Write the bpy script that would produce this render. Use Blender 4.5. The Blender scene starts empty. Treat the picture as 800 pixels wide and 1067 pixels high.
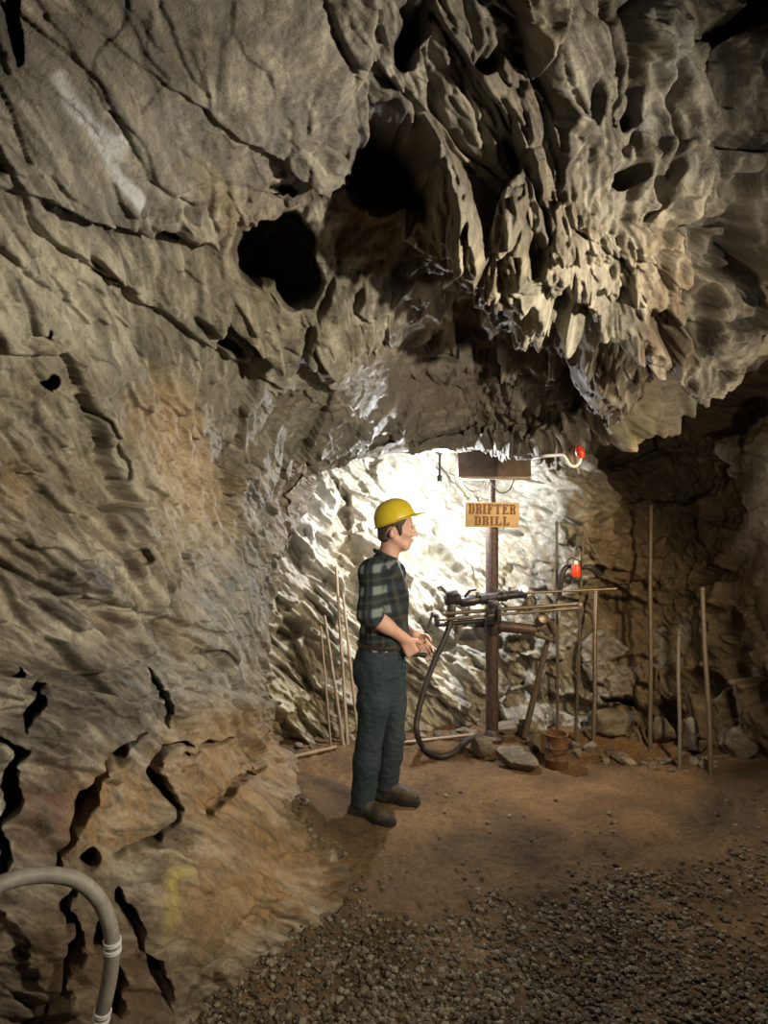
import bpy, bmesh, math, random, os
import numpy as np
from mathutils import Vector, Matrix

random.seed(7)
RNG = np.random.default_rng(11)
sc = bpy.context.scene
COL = sc.collection
F32 = np.float32
PI = math.pi
STEP = 1.0                        # spacing of the rock meshes

# ------------------------------------------------------------------ camera
FPX = 700.0                       # focal length in pixels of the 800 x 1067 frame
CAMZ = 1.70
cam_d = bpy.data.cameras.new('camera')
cam = bpy.data.objects.new('camera', cam_d)
COL.objects.link(cam)
cam.location = (0, 0, CAMZ)
cam.rotation_euler = (PI / 2, 0, 0)
cam_d.sensor_fit = 'VERTICAL'
cam_d.sensor_height = 36.0
cam_d.lens = 36.0 * FPX / 1067.0
cam_d.clip_start = 0.02
sc.camera = cam


def at(px, py, Y):
    """world point seen at a pixel of the photograph, at distance Y into the mine"""
    return Vector(((px - 400.0) / FPX * Y, Y, CAMZ - (py - 533.5) / FPX * Y))


def on_floor(px, py, z=0.0):
    Y = (CAMZ - z) * FPX / (py - 533.5)
    return Vector(((px - 400.0) / FPX * Y, Y, z))


# ------------------------------------------------------------------ helpers: objects
def tag(o, label=None, cat=None, group=None, kind=None):
    if label: o['label'] = label
    if cat: o['category'] = cat
    if group: o['group'] = group
    if kind: o['kind'] = kind
    return o


def link_mesh(name, me, mat=None, parent=None):
    o = bpy.data.objects.new(name, me)
    COL.objects.link(o)
    if mat is not None:
        me.materials.append(mat)
    if parent is not None:
        o.parent = parent
    return o


def empty(name, loc, label=None, cat=None, group=None):
    o = bpy.data.objects.new(name, None)
    COL.objects.link(o)
    o.location = loc
    o.empty_display_size = 0.05
    tag(o, label, cat, group)
    return o


def np_mesh(name, V, F, smooth=True):
    """V (n,3), F (m,4) or (m,3) int array -> mesh"""
    me = bpy.data.meshes.new(name)
    V = np.ascontiguousarray(V, dtype=F32)
    F = np.ascontiguousarray(F, dtype=np.int32)
    k = F.shape[1]
    me.vertices.add(len(V))
    me.vertices.foreach_set('co', V.ravel())
    me.loops.add(F.size)
    me.loops.foreach_set('vertex_index', F.ravel())
    me.polygons.add(len(F))
    me.polygons.foreach_set('loop_start', np.arange(0, F.size, k, dtype=np.int32))
    me.polygons.foreach_set('loop_total', np.full(len(F), k, dtype=np.int32))
    me.polygons.foreach_set('use_smooth', np.full(len(F), bool(smooth)))
    me.update(calc_edges=True)
    return me


def set_attr(me, name, vals):
    a = me.attributes.new(name, 'FLOAT', 'POINT')
    a.data.foreach_set('value', np.ascontiguousarray(vals, dtype=F32).ravel())


# ------------------------------------------------------------------ helpers: noise (numpy)
_perm = np.random.default_rng(5).permutation(256).astype(np.int32)
_perm = np.concatenate([_perm, _perm])
_g = np.random.default_rng(6).normal(size=(256, 3))
_g = (_g / np.linalg.norm(_g, axis=1, keepdims=True)).astype(F32)
_r = np.random.default_rng(8).random((256, 6)).astype(F32)


def gnoise(p, seed=0):
    """gradient noise in about -0.7..0.7"""
    p = p.astype(F32) + F32(seed * 17.31)
    i = np.floor(p).astype(np.int32)
    f = p - i
    u = f * f * f * (f * (f * 6 - 15) + 10)
    out = None
    i &= 255
    res = np.zeros(len(p), F32)
    for dx in (0, 1):
        ax = _perm[(i[:, 0] + dx) & 255]
        wx = u[:, 0] if dx else 1 - u[:, 0]
        for dy in (0, 1):
            ay = _perm[(ax + i[:, 1] + dy) & 255]
            wy = wx * (u[:, 1] if dy else 1 - u[:, 1])
            for dz in (0, 1):
                h = _perm[(ay + i[:, 2] + dz) & 255]
                g = _g[h]
                d = g[:, 0] * (f[:, 0] - dx) + g[:, 1] * (f[:, 1] - dy) + g[:, 2] * (f[:, 2] - dz)
                res += d * wy * (u[:, 2] if dz else 1 - u[:, 2])
    return res


def fbm(p, octs=4, seed=0, gain=0.5, ridged=False):
    s = np.zeros(len(p), F32)
    a = 1.0
    q = p.astype(F32)
    for o in range(octs):
        n = gnoise(q, seed + o)
        if ridged:
            n = 0.45 - np.abs(n) * 1.6
        s += F32(a) * n
        a *= gain
        q = q * F32(2.03)
    return s


def voronoi(p, seed=0, jit=0.9):
    """nearest jittered cell: (randoms (n,3), offset to its centre (n,3), F1, F2-F1)"""
    p = p.astype(F32) + F32(seed * 23.7)
    b = np.floor(p).astype(np.int32)
    n = len(p)
    best = np.full(n, 9e9, F32)
    sec = np.full(n, 9e9, F32)
    bh = np.zeros(n, np.int32)
    bv = np.zeros((n, 3), F32)
    for dx in (-1, 0, 1):
        ax = _perm[(b[:, 0] + dx) & 255]
        for dy in (-1, 0, 1):
            ay = _perm[(ax + b[:, 1] + dy) & 255]
            for dz in (-1, 0, 1):
                h = _perm[(ay + b[:, 2] + dz) & 255]
                r = _r[h]
                v = np.empty((n, 3), F32)
                v[:, 0] = p[:, 0] - (b[:, 0] + dx + 0.5 + (r[:, 0] - 0.5) * jit)
                v[:, 1] = p[:, 1] - (b[:, 1] + dy + 0.5 + (r[:, 1] - 0.5) * jit)
                v[:, 2] = p[:, 2] - (b[:, 2] + dz + 0.5 + (r[:, 2] - 0.5) * jit)
                d = (v * v).sum(1)
                m = d < best
                sec = np.where(m, best, np.minimum(sec, d))
                best = np.where(m, d, best)
                bh = np.where(m, h, bh)
                bv[m] = v[m]
    return _r[bh][:, 3:6], bv, np.sqrt(best), np.sqrt(sec) - np.sqrt(best)


def sstep(a, b, x):
    t = np.clip((x - a) / (b - a), 0, 1)
    return t * t * (3 - 2 * t)


class RBF:
    """thin-plate spline through scattered values on a plane"""
    def __init__(self, pts):
        a = np.array(pts, float)
        self.x = a[:, :2] / 400.0
        v = a[:, 2]
        n = len(a)
        K = self.k(self.x[:, None, :] - self.x[None, :, :]) + np.eye(n) * 1e-3
        P = np.c_[np.ones(n), self.x]
        M = np.block([[K, P], [P.T, np.zeros((3, 3))]])
        s = np.linalg.solve(M, np.r_[v, 0, 0, 0])
        self.w, self.c = s[:n], s[n:]

    @staticmethod
    def k(d):
        r2 = (d * d).sum(-1) + 1e-12
        return 0.5 * r2 * np.log(r2)

    def __call__(self, u, v):
        q = np.stack([u, v], -1) / 400.0
        out = self.c[0] + q @ self.c[1:]
        for i in range(len(self.w)):
            out += self.w[i] * self.k(q - self.x[i])
        return out


def grid_normals(P):
    """P (a,b,3) grid -> unit normals"""
    du = np.gradient(P, axis=0)
    dv = np.gradient(P, axis=1)
    n = np.cross(du, dv)
    n /= np.linalg.norm(n, axis=-1, keepdims=True) + 1e-9
    return n


def grid_faces(a, b):
    i = np.arange(a * b).reshape(a, b)
    return np.stack([i[:-1, :-1], i[1:, :-1], i[1:, 1:], i[:-1, 1:]], -1).reshape(-1, 4)


def poly_dist(x, y, pts):
    """distance to a polyline and the side (positive to the right of its direction on the page)"""
    best = np.full(x.shape, 1e9)
    side = np.zeros(x.shape)
    along = np.zeros(x.shape)
    n = len(pts) - 1
    for i, ((x0, y0), (x1, y1)) in enumerate(zip(pts[:-1], pts[1:])):
        dx, dy = x1 - x0, y1 - y0
        L = dx * dx + dy * dy
        t = np.clip(((x - x0) * dx + (y - y0) * dy) / L, 0, 1)
        d = np.hypot(x - x0 - t * dx, y - y0 - t * dy)
        s = (dx * (y - y0) - dy * (x - x0))
        m = d < best
        best = np.where(m, d, best)
        side = np.where(m, np.sign(s), side)
        along = np.where(m, (i + t) / n, along)
    return best, side, along


def basis(d, n):
    d = np.array(d, float); d /= np.linalg.norm(d)
    n = np.array(n, float); n -= d * (n @ d); n /= np.linalg.norm(n)
    e = np.cross(n, d)
    return np.stack([d, e, n], 1)          # columns: along the layers, across them, out of the face


def rock_relief(P, d, n, seed, big=1.0, mid=1.0, lam=1.0, fine=1.0, sc1=(1.5, 4.2, 2.0), sc2=(4.2, 13.0, 6.0)):
    """broken schist: big slabs, small slabs, thin layers, grain (metres, along the normal)"""
    E = basis(d, n)
    w = np.stack([gnoise(P * 1.7, seed + 31), gnoise(P * 1.7, seed + 32), gnoise(P * 1.7, seed + 33)], 1)
    q = ((P + 0.10 * w) @ E).astype(F32)
    w2 = np.stack([gnoise(P * 9, seed + 41), gnoise(P * 9, seed + 42), gnoise(P * 9, seed + 43)], 1) * F32(0.02)
    q2 = q + w2
    r, v, f1, e1 = voronoi(q2 * np.array(sc1, F32), seed)
    h = big * (0.11 * (r[:, 0] - 0.5) + 0.15 * (v * (r - 0.5)).sum(1) - 0.014 * (1 - sstep(0, 0.05, e1)))
    r, v, f1, e2 = voronoi(q2 * np.array(sc2, F32), seed + 3)
    h += mid * (0.036 * (r[:, 0] - 0.5) + 0.06 * (v * (r - 0.5)).sum(1) - 0.005 * (1 - sstep(0, 0.07, e2)))
    r3, v3, f3, e3 = voronoi((q + 1.6 * w2) * np.array(sc2, F32) * F32(2.3), seed + 5)
    h += mid * (0.013 * (r3[:, 0] - 0.5) + 0.026 * (v3 * (r3 - 0.5)).sum(1))
    h += lam * 0.016 * fbm(q * np.array((3.0, 15.0, 5.0), F32), 4, seed + 7, 0.55, True)
    h += fine * 0.010 * fbm(P * 14.0, 4, seed + 13, 0.55)
    s = fbm(q2 * np.array((3.5, 34.0, 12.0), F32), 5, seed + 17, 0.62) + 0.4 * (r[:, 1] - 0.5) + 0.35 * (r3[:, 1] - 0.5) + 0.45 * fbm(P * 5, 3, seed + 19)
    return h, s

# ================================================================== MATERIALS
def new_mat(name):
    m = bpy.data.materials.new(name)
    m.use_nodes = True
    nt = m.node_tree
    nt.nodes.clear()
    out = nt.nodes.new('ShaderNodeOutputMaterial')
    b = nt.nodes.new('ShaderNodeBsdfPrincipled')
    nt.links.new(b.outputs[0], out.inputs[0])
    return m, nt, b


def nd(nt, t, **kw):
    n = nt.nodes.new(t)
    for k, v in kw.items():
        if k in n.inputs: n.inputs[k].default_value = v
        else: setattr(n, k, v)
    return n


def ramp(nt, fac, stops, interp='LINEAR'):
    r = nt.nodes.new('ShaderNodeValToRGB')
    r.color_ramp.interpolation = interp
    e = r.color_ramp.elements
    while len(e) > 1: e.remove(e[-1])
    for i, (p, c) in enumerate(stops):
        c = tuple(c) + (1,) if len(c) == 3 else c
        if i == 0: e[0].position = p; e[0].color = c
        else:
            k = e.new(p); k.color = c
    nt.links.new(fac, r.inputs[0])
    return r.outputs[0]


def mixc(nt, fac, a, b, mode='MIX'):
    m = nt.nodes.new('ShaderNodeMix')
    m.data_type = 'RGBA'
    m.blend_type = mode
    for s, v in ((m.inputs[0], fac), (m.inputs[6], a), (m.inputs[7], b)):
        if hasattr(v, 'links'): nt.links.new(v, s)
        elif isinstance(v, (int, float)): s.default_value = v
        else: s.default_value = tuple(v) + (1,) if len(v) == 3 else v
    return m.outputs[2]


def math_n(nt, op, a, b=0.0, clamp=False):
    m = nt.nodes.new('ShaderNodeMath')
    m.operation = op
    m.use_clamp = clamp
    for s, v in ((m.inputs[0], a), (m.inputs[1], b)):
        if hasattr(v, 'links'): nt.links.new(v, s)
        else: s.default_value = v
    return m.outputs[0]


def noise_n(nt, vec, scale, detail=6, rough=0.6, dist=0.0):
    n = nt.nodes.new('ShaderNodeTexNoise')
    n.inputs['Scale'].default_value = scale
    n.inputs['Detail'].default_value = detail
    n.inputs['Roughness'].default_value = rough
    n.inputs['Distortion'].default_value = dist
    nt.links.new(vec, n.inputs['Vector'])
    return n.outputs['Fac']


def bump_n(nt, h, strength, dist, prev=None):
    b = nt.nodes.new('ShaderNodeBump')
    b.inputs['Strength'].default_value = strength
    b.inputs['Distance'].default_value = dist
    nt.links.new(h, b.inputs['Height'])
    if prev is not None: nt.links.new(prev, b.inputs['Normal'])
    return b.outputs[0]


def attr_n(nt, name):
    a = nt.nodes.new('ShaderNodeAttribute')
    a.attribute_name = name
    return a.outputs['Fac']


def coords(nt, scale=(1, 1, 1), rot=(0, 0, 0)):
    t = nt.nodes.new('ShaderNodeTexCoord')
    m = nt.nodes.new('ShaderNodeMapping')
    m.inputs['Scale'].default_value = scale
    m.inputs['Rotation'].default_value = rot
    nt.links.new(t.outputs['Object'], m.inputs[0])
    return m.outputs[0]


def rock_mat(name, dark, mid, light, ochre, rot, gloss=0.62, attrs=True, ochre_amt=0.5):
    m, nt, b = new_mat(name)
    c0 = coords(nt)
    cs = coords(nt, (1.2, 6.0, 3.0), rot)
    n1 = noise_n(nt, c0, 1.3, 5, 0.6, 0.6)
    n2 = math_n(nt, 'ADD', math_n(nt, 'MULTIPLY', attr_n(nt, 'streak'), 0.75), math_n(nt, 'MULTIPLY', noise_n(nt, cs, 2.2, 9, 0.68, 0.8), 0.25))
    n3 = noise_n(nt, c0, 22, 6, 0.7)
    base = ramp(nt, n2, [(0.28, dark), (0.50, mid), (0.74, light)])
    och = ramp(nt, n1, [(0.45, (0, 0, 0)), (0.66, (1, 1, 1))])
    base = mixc(nt, math_n(nt, 'MULTIPLY', och, ochre_amt), base, ochre)
    sp = ramp(nt, n3, [(0.30, (0.62, 0.62, 0.62)), (0.55, (1, 1, 1)), (0.75, (1.35, 1.35, 1.3))])
    base = mixc(nt, 0.8, base, sp, 'MULTIPLY')
    if attrs:
        n4 = noise_n(nt, cs, 5.0, 7, 0.7, 0.5)
        n4r = ramp(nt, n4, [(0.36, (0.12, 0.12, 0.12)), (0.60, (1, 1, 1))])
        for an, colr, amt in (('stain_orange_and_lit', (0.42, 0.25, 0.10), 0.8), ('stain_red', (0.20, 0.10, 0.06), 0.6),
                              ('stain_pale_and_lit', (0.50, 0.46, 0.36), 0.7), ('stain_yellow', (0.48, 0.40, 0.10), 0.8),
                              ('quartz', (0.75, 0.80, 0.88), 1.2), ('grey_rock', (0.155, 0.15, 0.145), 0.75),
                              ('olive_rock', (0.17, 0.165, 0.115), 0.6)):
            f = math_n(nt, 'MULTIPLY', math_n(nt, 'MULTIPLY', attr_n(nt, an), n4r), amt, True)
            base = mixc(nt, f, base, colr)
        base = mixc(nt, attr_n(nt, 'dark_rock_and_shade'), base, mixc(nt, 1.0, base, (0.42, 0.33, 0.23), 'MULTIPLY'))
    nt.links.new(base, b.inputs['Base Color'])
    rg = ramp(nt, n2, [(0.3, (gloss - .15,) * 3), (0.7, (gloss + .2,) * 3)])
    nt.links.new(rg, b.inputs['Roughness'])
    b.inputs['Specular IOR Level'].default_value = 0.45
    h1 = noise_n(nt, cs, 9, 8, 0.7, 0.4)
    h2 = noise_n(nt, c0, 60, 5, 0.7)
    bn = bump_n(nt, h1, 0.85, 0.022)
    bn = bump_n(nt, h2, 0.6, 0.009, bn)
    nt.links.new(bn, b.inputs['Normal'])
    return m


def plain_mat(name, c, rough=0.6, metal=0.0, var=0.25, scale=30, bump=0.2, bdist=0.002, c2=None, spec=0.5):
    m, nt, b = new_mat(name)
    co = coords(nt)
    n = noise_n(nt, co, scale, 6, 0.65, 0.3)
    c2 = c2 or tuple(x * (1 - var) for x in c)
    nt.links.new(ramp(nt, n, [(0.35, c2), (0.62, c)]), b.inputs['Base Color'])
    b.inputs['Roughness'].default_value = rough
    b.inputs['Metallic'].default_value = metal
    b.inputs['Specular IOR Level'].default_value = spec
    if bump:
        nt.links.new(bump_n(nt, n, bump, bdist), b.inputs['Normal'])
    return m


def emit_mat(name, c, s):
    m, nt, b = new_mat(name)
    b.inputs['Base Color'].default_value = tuple(c) + (1,)
    b.inputs['Emission Color'].default_value = tuple(c) + (1,)
    b.inputs['Emission Strength'].default_value = s
    return m


M_FRONT = rock_mat('grey brown schist', (0.060, 0.052, 0.040), (0.18, 0.158, 0.122), (0.42, 0.385, 0.31), (0.27, 0.175, 0.085), (0.3, 0.5, 0.7))
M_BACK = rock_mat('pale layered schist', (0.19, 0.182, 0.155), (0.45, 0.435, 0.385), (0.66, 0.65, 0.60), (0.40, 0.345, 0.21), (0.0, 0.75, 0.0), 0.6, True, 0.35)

# ================================================================== THE MINE: front rock (left wall and ceiling)
CX, CY = 480.0, 640.0


def blur(a, shape):
    g = np.pad(np.asarray(a).reshape(shape), 1, mode='edge')
    g = (g[:-2] + 2 * g[1:-1] + g[2:]) / 4
    return ((g[:, :-2] + 2 * g[:, 1:-1] + g[:, 2:]) / 4).ravel()


MOUTH = [(470, 1010), (420, 960), (352, 905), (318, 850), (303, 806), (283, 792), (274, 750), (284, 700), (281, 655), (288, 615),
         (298, 585), (306, 555), (317, 520), (336, 493), (362, 486), (400, 485), (430, 481), (470, 474), (510, 470), (548, 474),
         (590, 470), (640, 466), (676, 448), (712, 432), (742, 418), (772, 392), (800, 368), (860, 340), (960, 300), (1100, 260)]
DEPTH_FRONT = RBF([
    (-450, 0, 1.15), (-450, 500, 1.2), (-450, 1000, 1.15), (-200, -250, 1.15), (200, -300, 1.2), (600, -300, 1.45), (1000, -250, 1.6),
    (1200, 100, 1.9), (1200, 300, 2.2), (-200, 300, 1.42), (-200, 700, 1.5), (-200, 1100, 1.35), (-100, 1400, 1.3), (200, 1400, 1.6),
    (450, 1300, 2.2), (500, 1100, 2.6),
    (0, 0, 1.5), (200, 0, 1.6), (400, 0, 1.72), (600, 0, 1.86), (800, 0, 2.02), (0, 150, 1.62), (200, 150, 1.86), (350, 150, 2.0), (500, 150, 2.08),
    (650, 150, 2.1), (800, 170, 2.25), (0, 300, 1.75), (150, 300, 2.1), (300, 300, 2.5), (430, 300, 2.55), (560, 280, 2.28), (680, 280, 2.3),
    (800, 290, 2.6), (0, 450, 1.88), (150, 450, 2.4), (270, 450, 3.1), (380, 420, 3.2), (350, 465, 3.6), (460, 440, 3.75), (540, 440, 3.6),
    (640, 430, 3.1), (740, 390, 2.9), (860, 300, 2.7), (0, 600, 1.95), (150, 600, 2.5), (230, 600, 3.1), (285, 600, 3.7), (0, 750, 1.9), (130, 750, 2.3),
    (220, 720, 2.9), (280, 720, 3.7), (0, 900, 1.72), (100, 900, 2.05), (200, 880, 2.45), (280, 840, 3.05), (300, 800, 3.7), (330, 900, 3.0),
    (320, 960, 2.72), (250, 980, 2.45), (340, 1030, 2.7), (200, 1050, 2.18), (100, 1030, 1.85), (0, 1067, 1.6), (420, 1000, 2.95)])

th = np.array([math.atan2(y - CY, x - CX) % (2 * PI) for x, y in MOUTH])
rr = np.array([math.hypot(y - CY, x - CX) for x, y in MOUTH])
nA = int(1500 / STEP)
nR = int(700 / STEP)
nC = int(90 / STEP)
tt = np.linspace(th[0], th[-1], nA)
rin = np.interp(tt, th, rr)
rin = np.convolve(np.pad(rin, 4, mode='edge'), np.ones(9) / 9, 'valid')
rv = np.linspace(0, 1, nR) ** 1.15
R = rin[None, :] + rv[:, None] * (1080 - rin[None, :])
PX = CX + R * np.cos(tt)[None, :]
PY = CY + R * np.sin(tt)[None, :]
D = DEPTH_FRONT(PX, PY)
D = np.maximum(D, 0.75)
dr = (R - rin[None, :])
D = D + 0.22 * np.exp(-dr / 22.0)
X = (PX - 400) / FPX * D
Z = CAMZ - (PY - 533.5) / FPX * D
front = np.stack([X, D, Z], -1)                         # rows run from the mouth outwards
# behind the mouth the rock turns back into the mine
tb = np.linspace(1, 0, nC, endpoint=False)[:, None]
edge = front[0]
outd = np.stack([np.cos(tt), np.zeros_like(tt), -np.sin(tt)], -1)
back = edge[None] + np.array([0, 1.9, 0])[None, None] * (tb ** 1.3)[..., None] + outd[None] * (0.30 * tb + 0.35 * tb ** 2)[..., None]
G = np.concatenate([back, front], 0)
PXf = np.concatenate([np.repeat(PX[:1], nC, 0), PX], 0)
PYf = np.concatenate([np.repeat(PY[:1], nC, 0), PY], 0)
bk = np.concatenate([np.repeat(tb, nA, 1), np.zeros_like(PX)], 0)
N = grid_normals(G)
if N[nR // 2 + nC, nA // 2] @ (np.array([0, 0, CAMZ]) - G[nR // 2 + nC, nA // 2]) < 0:
    N = -N
    FLIP = True
else:
    FLIP = False
Pf = G.reshape(-1, 3)
x = PXf.ravel().astype(F32); y = PYf.ravel().astype(F32)
b_ = bk.ravel().astype(F32)
# zones: the slabby left wall, the steep shards overhead on the right
wr = sstep(-50, 60, (x - 420) - 0.25 * (y - 200) * (y < 420) - np.maximum(0, y - 420) * 1.5 + 25 * gnoise(Pf * 2.0, 77))
smooth_top = sstep(1.0, 0.6, np.hypot((x - 190) / 230, (y - 90) / 170))
smooth_lip = np.maximum(sstep(1.0, 0.5, np.hypot((x - 400) / 130, (y - 450) / 60)), sstep(1.0, 0.5, np.hypot((x - 235) / 75, (y - 640) / 110)))
smooth_low = sstep(1.0, 0.6, np.hypot((x - 170) / 190, (y - 860) / 190))
calm = np.clip(1 - 0.62 * smooth_top - 0.6 * smooth_lip - 0.55 * smooth_low, 0.25, 1)
hL, sL = rock_relief(Pf, (0.30, 0.72, -0.62), (0.88, -0.42, 0.1), 1, 0.95, 1.0, 1.25, 1.2)
hR, sR = rock_relief(Pf, (0.36, 0.25, -0.90), (0.0, -0.85, -0.5), 4, 1.5, 1.6, 1.7, 1.3, (1.5, 5.0, 2.6), (4.0, 15.0, 8.0))
H = (hL * (1 - wr) * calm + hR * wr * np.clip(1 - 0.6 * smooth_lip, 0.3, 1))
H += 0.05 * fbm(Pf * 1.6, 2, 51)

# hollows, cracks and ledges (metres)
wx = x + 9 * gnoise(Pf * 6, 61) + 6 * gnoise(Pf * 16, 62)
wy = y + 9 * gnoise(Pf * 6, 63) + 6 * gnoise(Pf * 16, 64)


def hollow(cx, cy, a, b, ang, depth, edge=0.22, warp=1.0):
    c, s = math.cos(math.radians(ang)), math.sin(math.radians(ang))
    ux = (wx if warp else x) - cx
    uy = (wy if warp else y) - cy
    d = np.hypot((ux * c + uy * s) / a, (-ux * s + uy * c) / b)
    return -depth * (1 - sstep(1 - edge, 1 + edge, d))


def crack(pts, w, depth):
    d, _, t = poly_dist(wx, wy, pts)
    w = w * (0.25 + 0.75 * np.clip(4.5 * t * (1 - t), 0, 1)) * np.clip(0.85 + 1.5 * gnoise(Pf * 7, 67), 0.35, 1.3)
    return -depth * (1 - sstep(w * 0.55, w * 1.05, d))


def ledge(pts, depth, reach, w=5.0):
    """the rock to the right of the line's direction steps back, and comes forward again over reach"""
    d, s, _ = poly_dist(wx, wy, pts)
    sd = d * s
    return -depth * sstep(-w * 0.3, w, sd) * np.exp(-np.maximum(sd, 0) / reach) * (d < reach * 5)


feat = np.zeros(len(Pf))
for h in [(408, 200, 40, 62, 15, 1.0), (428, 165, 22, 40, 10, .8), (415, 226, 24, 24, 0, .7), (296, 290, 34, 28, 35, .9), (318, 320, 20, 22, 0, .8), (438, 38, 13, 38, 18, .40),
          (208, 262, 15, 8, 12, .16), (165, 249, 13, 6, 30, .12), (118, 288, 17, 5, 42, .10), (299, 214, 13, 6, 25, .10), (262, 250, 9, 9, 0, .12),
          (240, 365, 34, 6, 40, .10), (45, 345, 10, 5, 50, .08), (536, 160, 7, 17, -10, .18), (512, 62, 14, 12, 0, .16), (560, 65, 16, 8, -30, .14), (655, 180, 12, 14, 20, .2), (660, 110, 6, 22, 8, .16),
          (580, 350, 9, 18, 5, .12), (562, 262, 8, 20, 0, .12), (592, 205, 5, 9, 0, .1), (515, 330, 26, 22, 30, .15), (470, 395, 40, 18, 0, .12),
          (740, 235, 30, 10, 0, .10), (735, 330, 14, 30, 8, .12), (785, 300, 14, 12, 0, .1), (768, 150, 25, 7, 10, .08),
          (98, 893, 13, 10, 0, .2), (225, 690, 20, 10, 30, .06), (140, 580, 12, 5, 45, .06), (600, 440, 6, 12, 0, .05)]:
    feat = np.minimum(feat, hollow(*h))
feat = np.minimum(feat, hollow(65, 403, 8, 7, 0, .35, 0.10, 0))
for pts, w, dp in [
        ([(800, -40), (772, 14), (738, 36), (729, 80), (731, 118)], 13, .7), ([(2, -60), (10, 20), (20, 68)], 13, .6),
        ([(62, 905), (74, 868), (86, 830), (104, 802), (128, 778), (150, 766)], 8.4, 0.29), ([(-30, 770), (8, 800), (4, 860), (14, 920)], 10.4, 0.32),
        ([(196, 776), (168, 786), (156, 806), (164, 824), (180, 834), (190, 846), (168, 872), (138, 884), (128, 892)], 7.3, 0.22),
        ([(186, 790), (205, 782), (240, 768)], 3.7, 0.09), ([(272, 800), (246, 818), (224, 840), (217, 852)], 6.3, 0.14),
        ([(82, 925), (78, 985), (62, 1030), (45, 1075)], 9.4, 0.40), ([(112, 960), (106, 1010), (112, 1075)], 7.3, 0.36),
        ([(128, 925), (150, 970), (172, 1030), (196, 1075)], 9.4, 0.36), ([(24, 700), (14, 740), (4, 770)], 7.3, 0.22), ([(150, 690), (165, 725), (168, 760)], 4.2, 0.09),
        ([(60, 620), (110, 630), (165, 640)], 3, .03), ([(100, 430), (140, 490), (138, 520)], 3, .035), ([(490, 0), (500, 40), (530, 90)], 5, .08),
        ([(520, 100), (545, 150), (560, 190), (575, 250)], 5, .10), ([(640, 0), (650, 70), (640, 130)], 5, .10), ([(450, 60), (470, 130), (520, 190)], 6, .08), ([(690, 60), (700, 150), (690, 230)], 5, .08)]:
    feat = np.minimum(feat, crack(pts, w, dp))
led = np.zeros(len(Pf))
for pts, dp, rc, w in [
        ([(735, 424), (700, 390), (650, 352), (600, 350), (568, 364), (535, 352), (505, 330)][::-1], .42, 120, 9),
        ([(385, 110), (388, 165), (345, 210), (300, 236), (225, 258), (160, 246), (90, 225)], -0.0, 60, 6),
        ([(90, 225), (160, 246), (225, 262), (300, 240), (345, 212), (388, 168), (386, 110)], .14, 60, 6),
        ([(745, 240), (770, 252), (830, 235)], .07, 70, 6), ([(700, 200), (745, 330), (735, 400)], .0, 40, 5),
        ([(0, 560), (60, 600), (120, 625), (170, 640)], .05, 40, 5), ([(0, 690), (70, 700), (150, 690), (260, 725)], -.06, 60, 8),
        ([(130, 300), (200, 350), (290, 410)], .05, 40, 4), ([(20, 200), (60, 250), (130, 300)], .05, 35, 4)]:
    if dp: led += ledge(pts, dp, rc, w)
# a rounded boulder hangs under the ceiling's edge
bo = np.hypot((x - 645) / 72, (y - 415) / 50)
H = H * (1 - 0.5 * sstep(1.1, 0.7, bo)) + 0.16 * np.sqrt(np.clip(1 - bo * bo, 0, 1))
fade = (1 - sstep(0.0, 0.12, b_))
tot = blur(H * (1 - 0.3 * b_) + led * fade, (nC + nR, nA))
feat = blur(feat * fade, (nC + nR, nA))
Nf = N.reshape(-1, 3)
Fd = Nf * 0.55 - np.array([0, 0.85, 0])[None]               # the fractures dip into the mine
Fd /= np.linalg.norm(Fd, axis=1, keepdims=True)
Pd = Pf + Nf * tot[:, None] + Fd * feat[:, None]


def blob(cx, cy, a, b, ang=0.0, soft=0.5):
    c, s = math.cos(math.radians(ang)), math.sin(math.radians(ang))
    ux, uy = x - cx + 22 * gnoise(Pf * 4, 71), y - cy + 22 * gnoise(Pf * 4, 72)
    d = np.hypot((ux * c + uy * s) / a, (-ux * s + uy * c) / b)
    return 1 - sstep(1 - soft, 1 + soft, d)


def vein(pts, w):
    d, _, _ = poly_dist(wx, wy, pts)
    return 1 - sstep(w * 0.4, w * 1.2, d)


att = {}
att['streak'] = 0.5 + 0.55 * (sL * (1 - wr) + sR * wr)
att['stain_orange_and_lit'] = np.clip(blob(210, 500, 34, 75, -12) + .6 * blob(180, 440, 50, 40) + .9 * blob(240, 790, 75, 60, 0) + .8 * blob(120, 840, 45, 50) + .7 * blob(250, 900, 70, 80)
                              + .6 * blob(20, 505, 22, 25) + .5 * blob(380, 260, 22, 50, 10) + .35 * blob(700, 290, 40, 80) + .3 * blob(300, 930, 50, 60), 0, 1)
att['dark_rock_and_shade'] = np.clip(.75 * blob(70, 1010, 130, 80) + .5 * blob(60, 720, 90, 50) + .3 * blob(90, 40, 200, 60) + .35 * blob(470, 420, 90, 35), 0, 1)
att['stain_red'] = np.clip(blob(50, 840, 36, 55) + .5 * blob(120, 1010, 40, 40) + .45 * blob(380, 270, 25, 40) + .5 * blob(690, 365, 30, 40), 0, 1)
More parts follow.
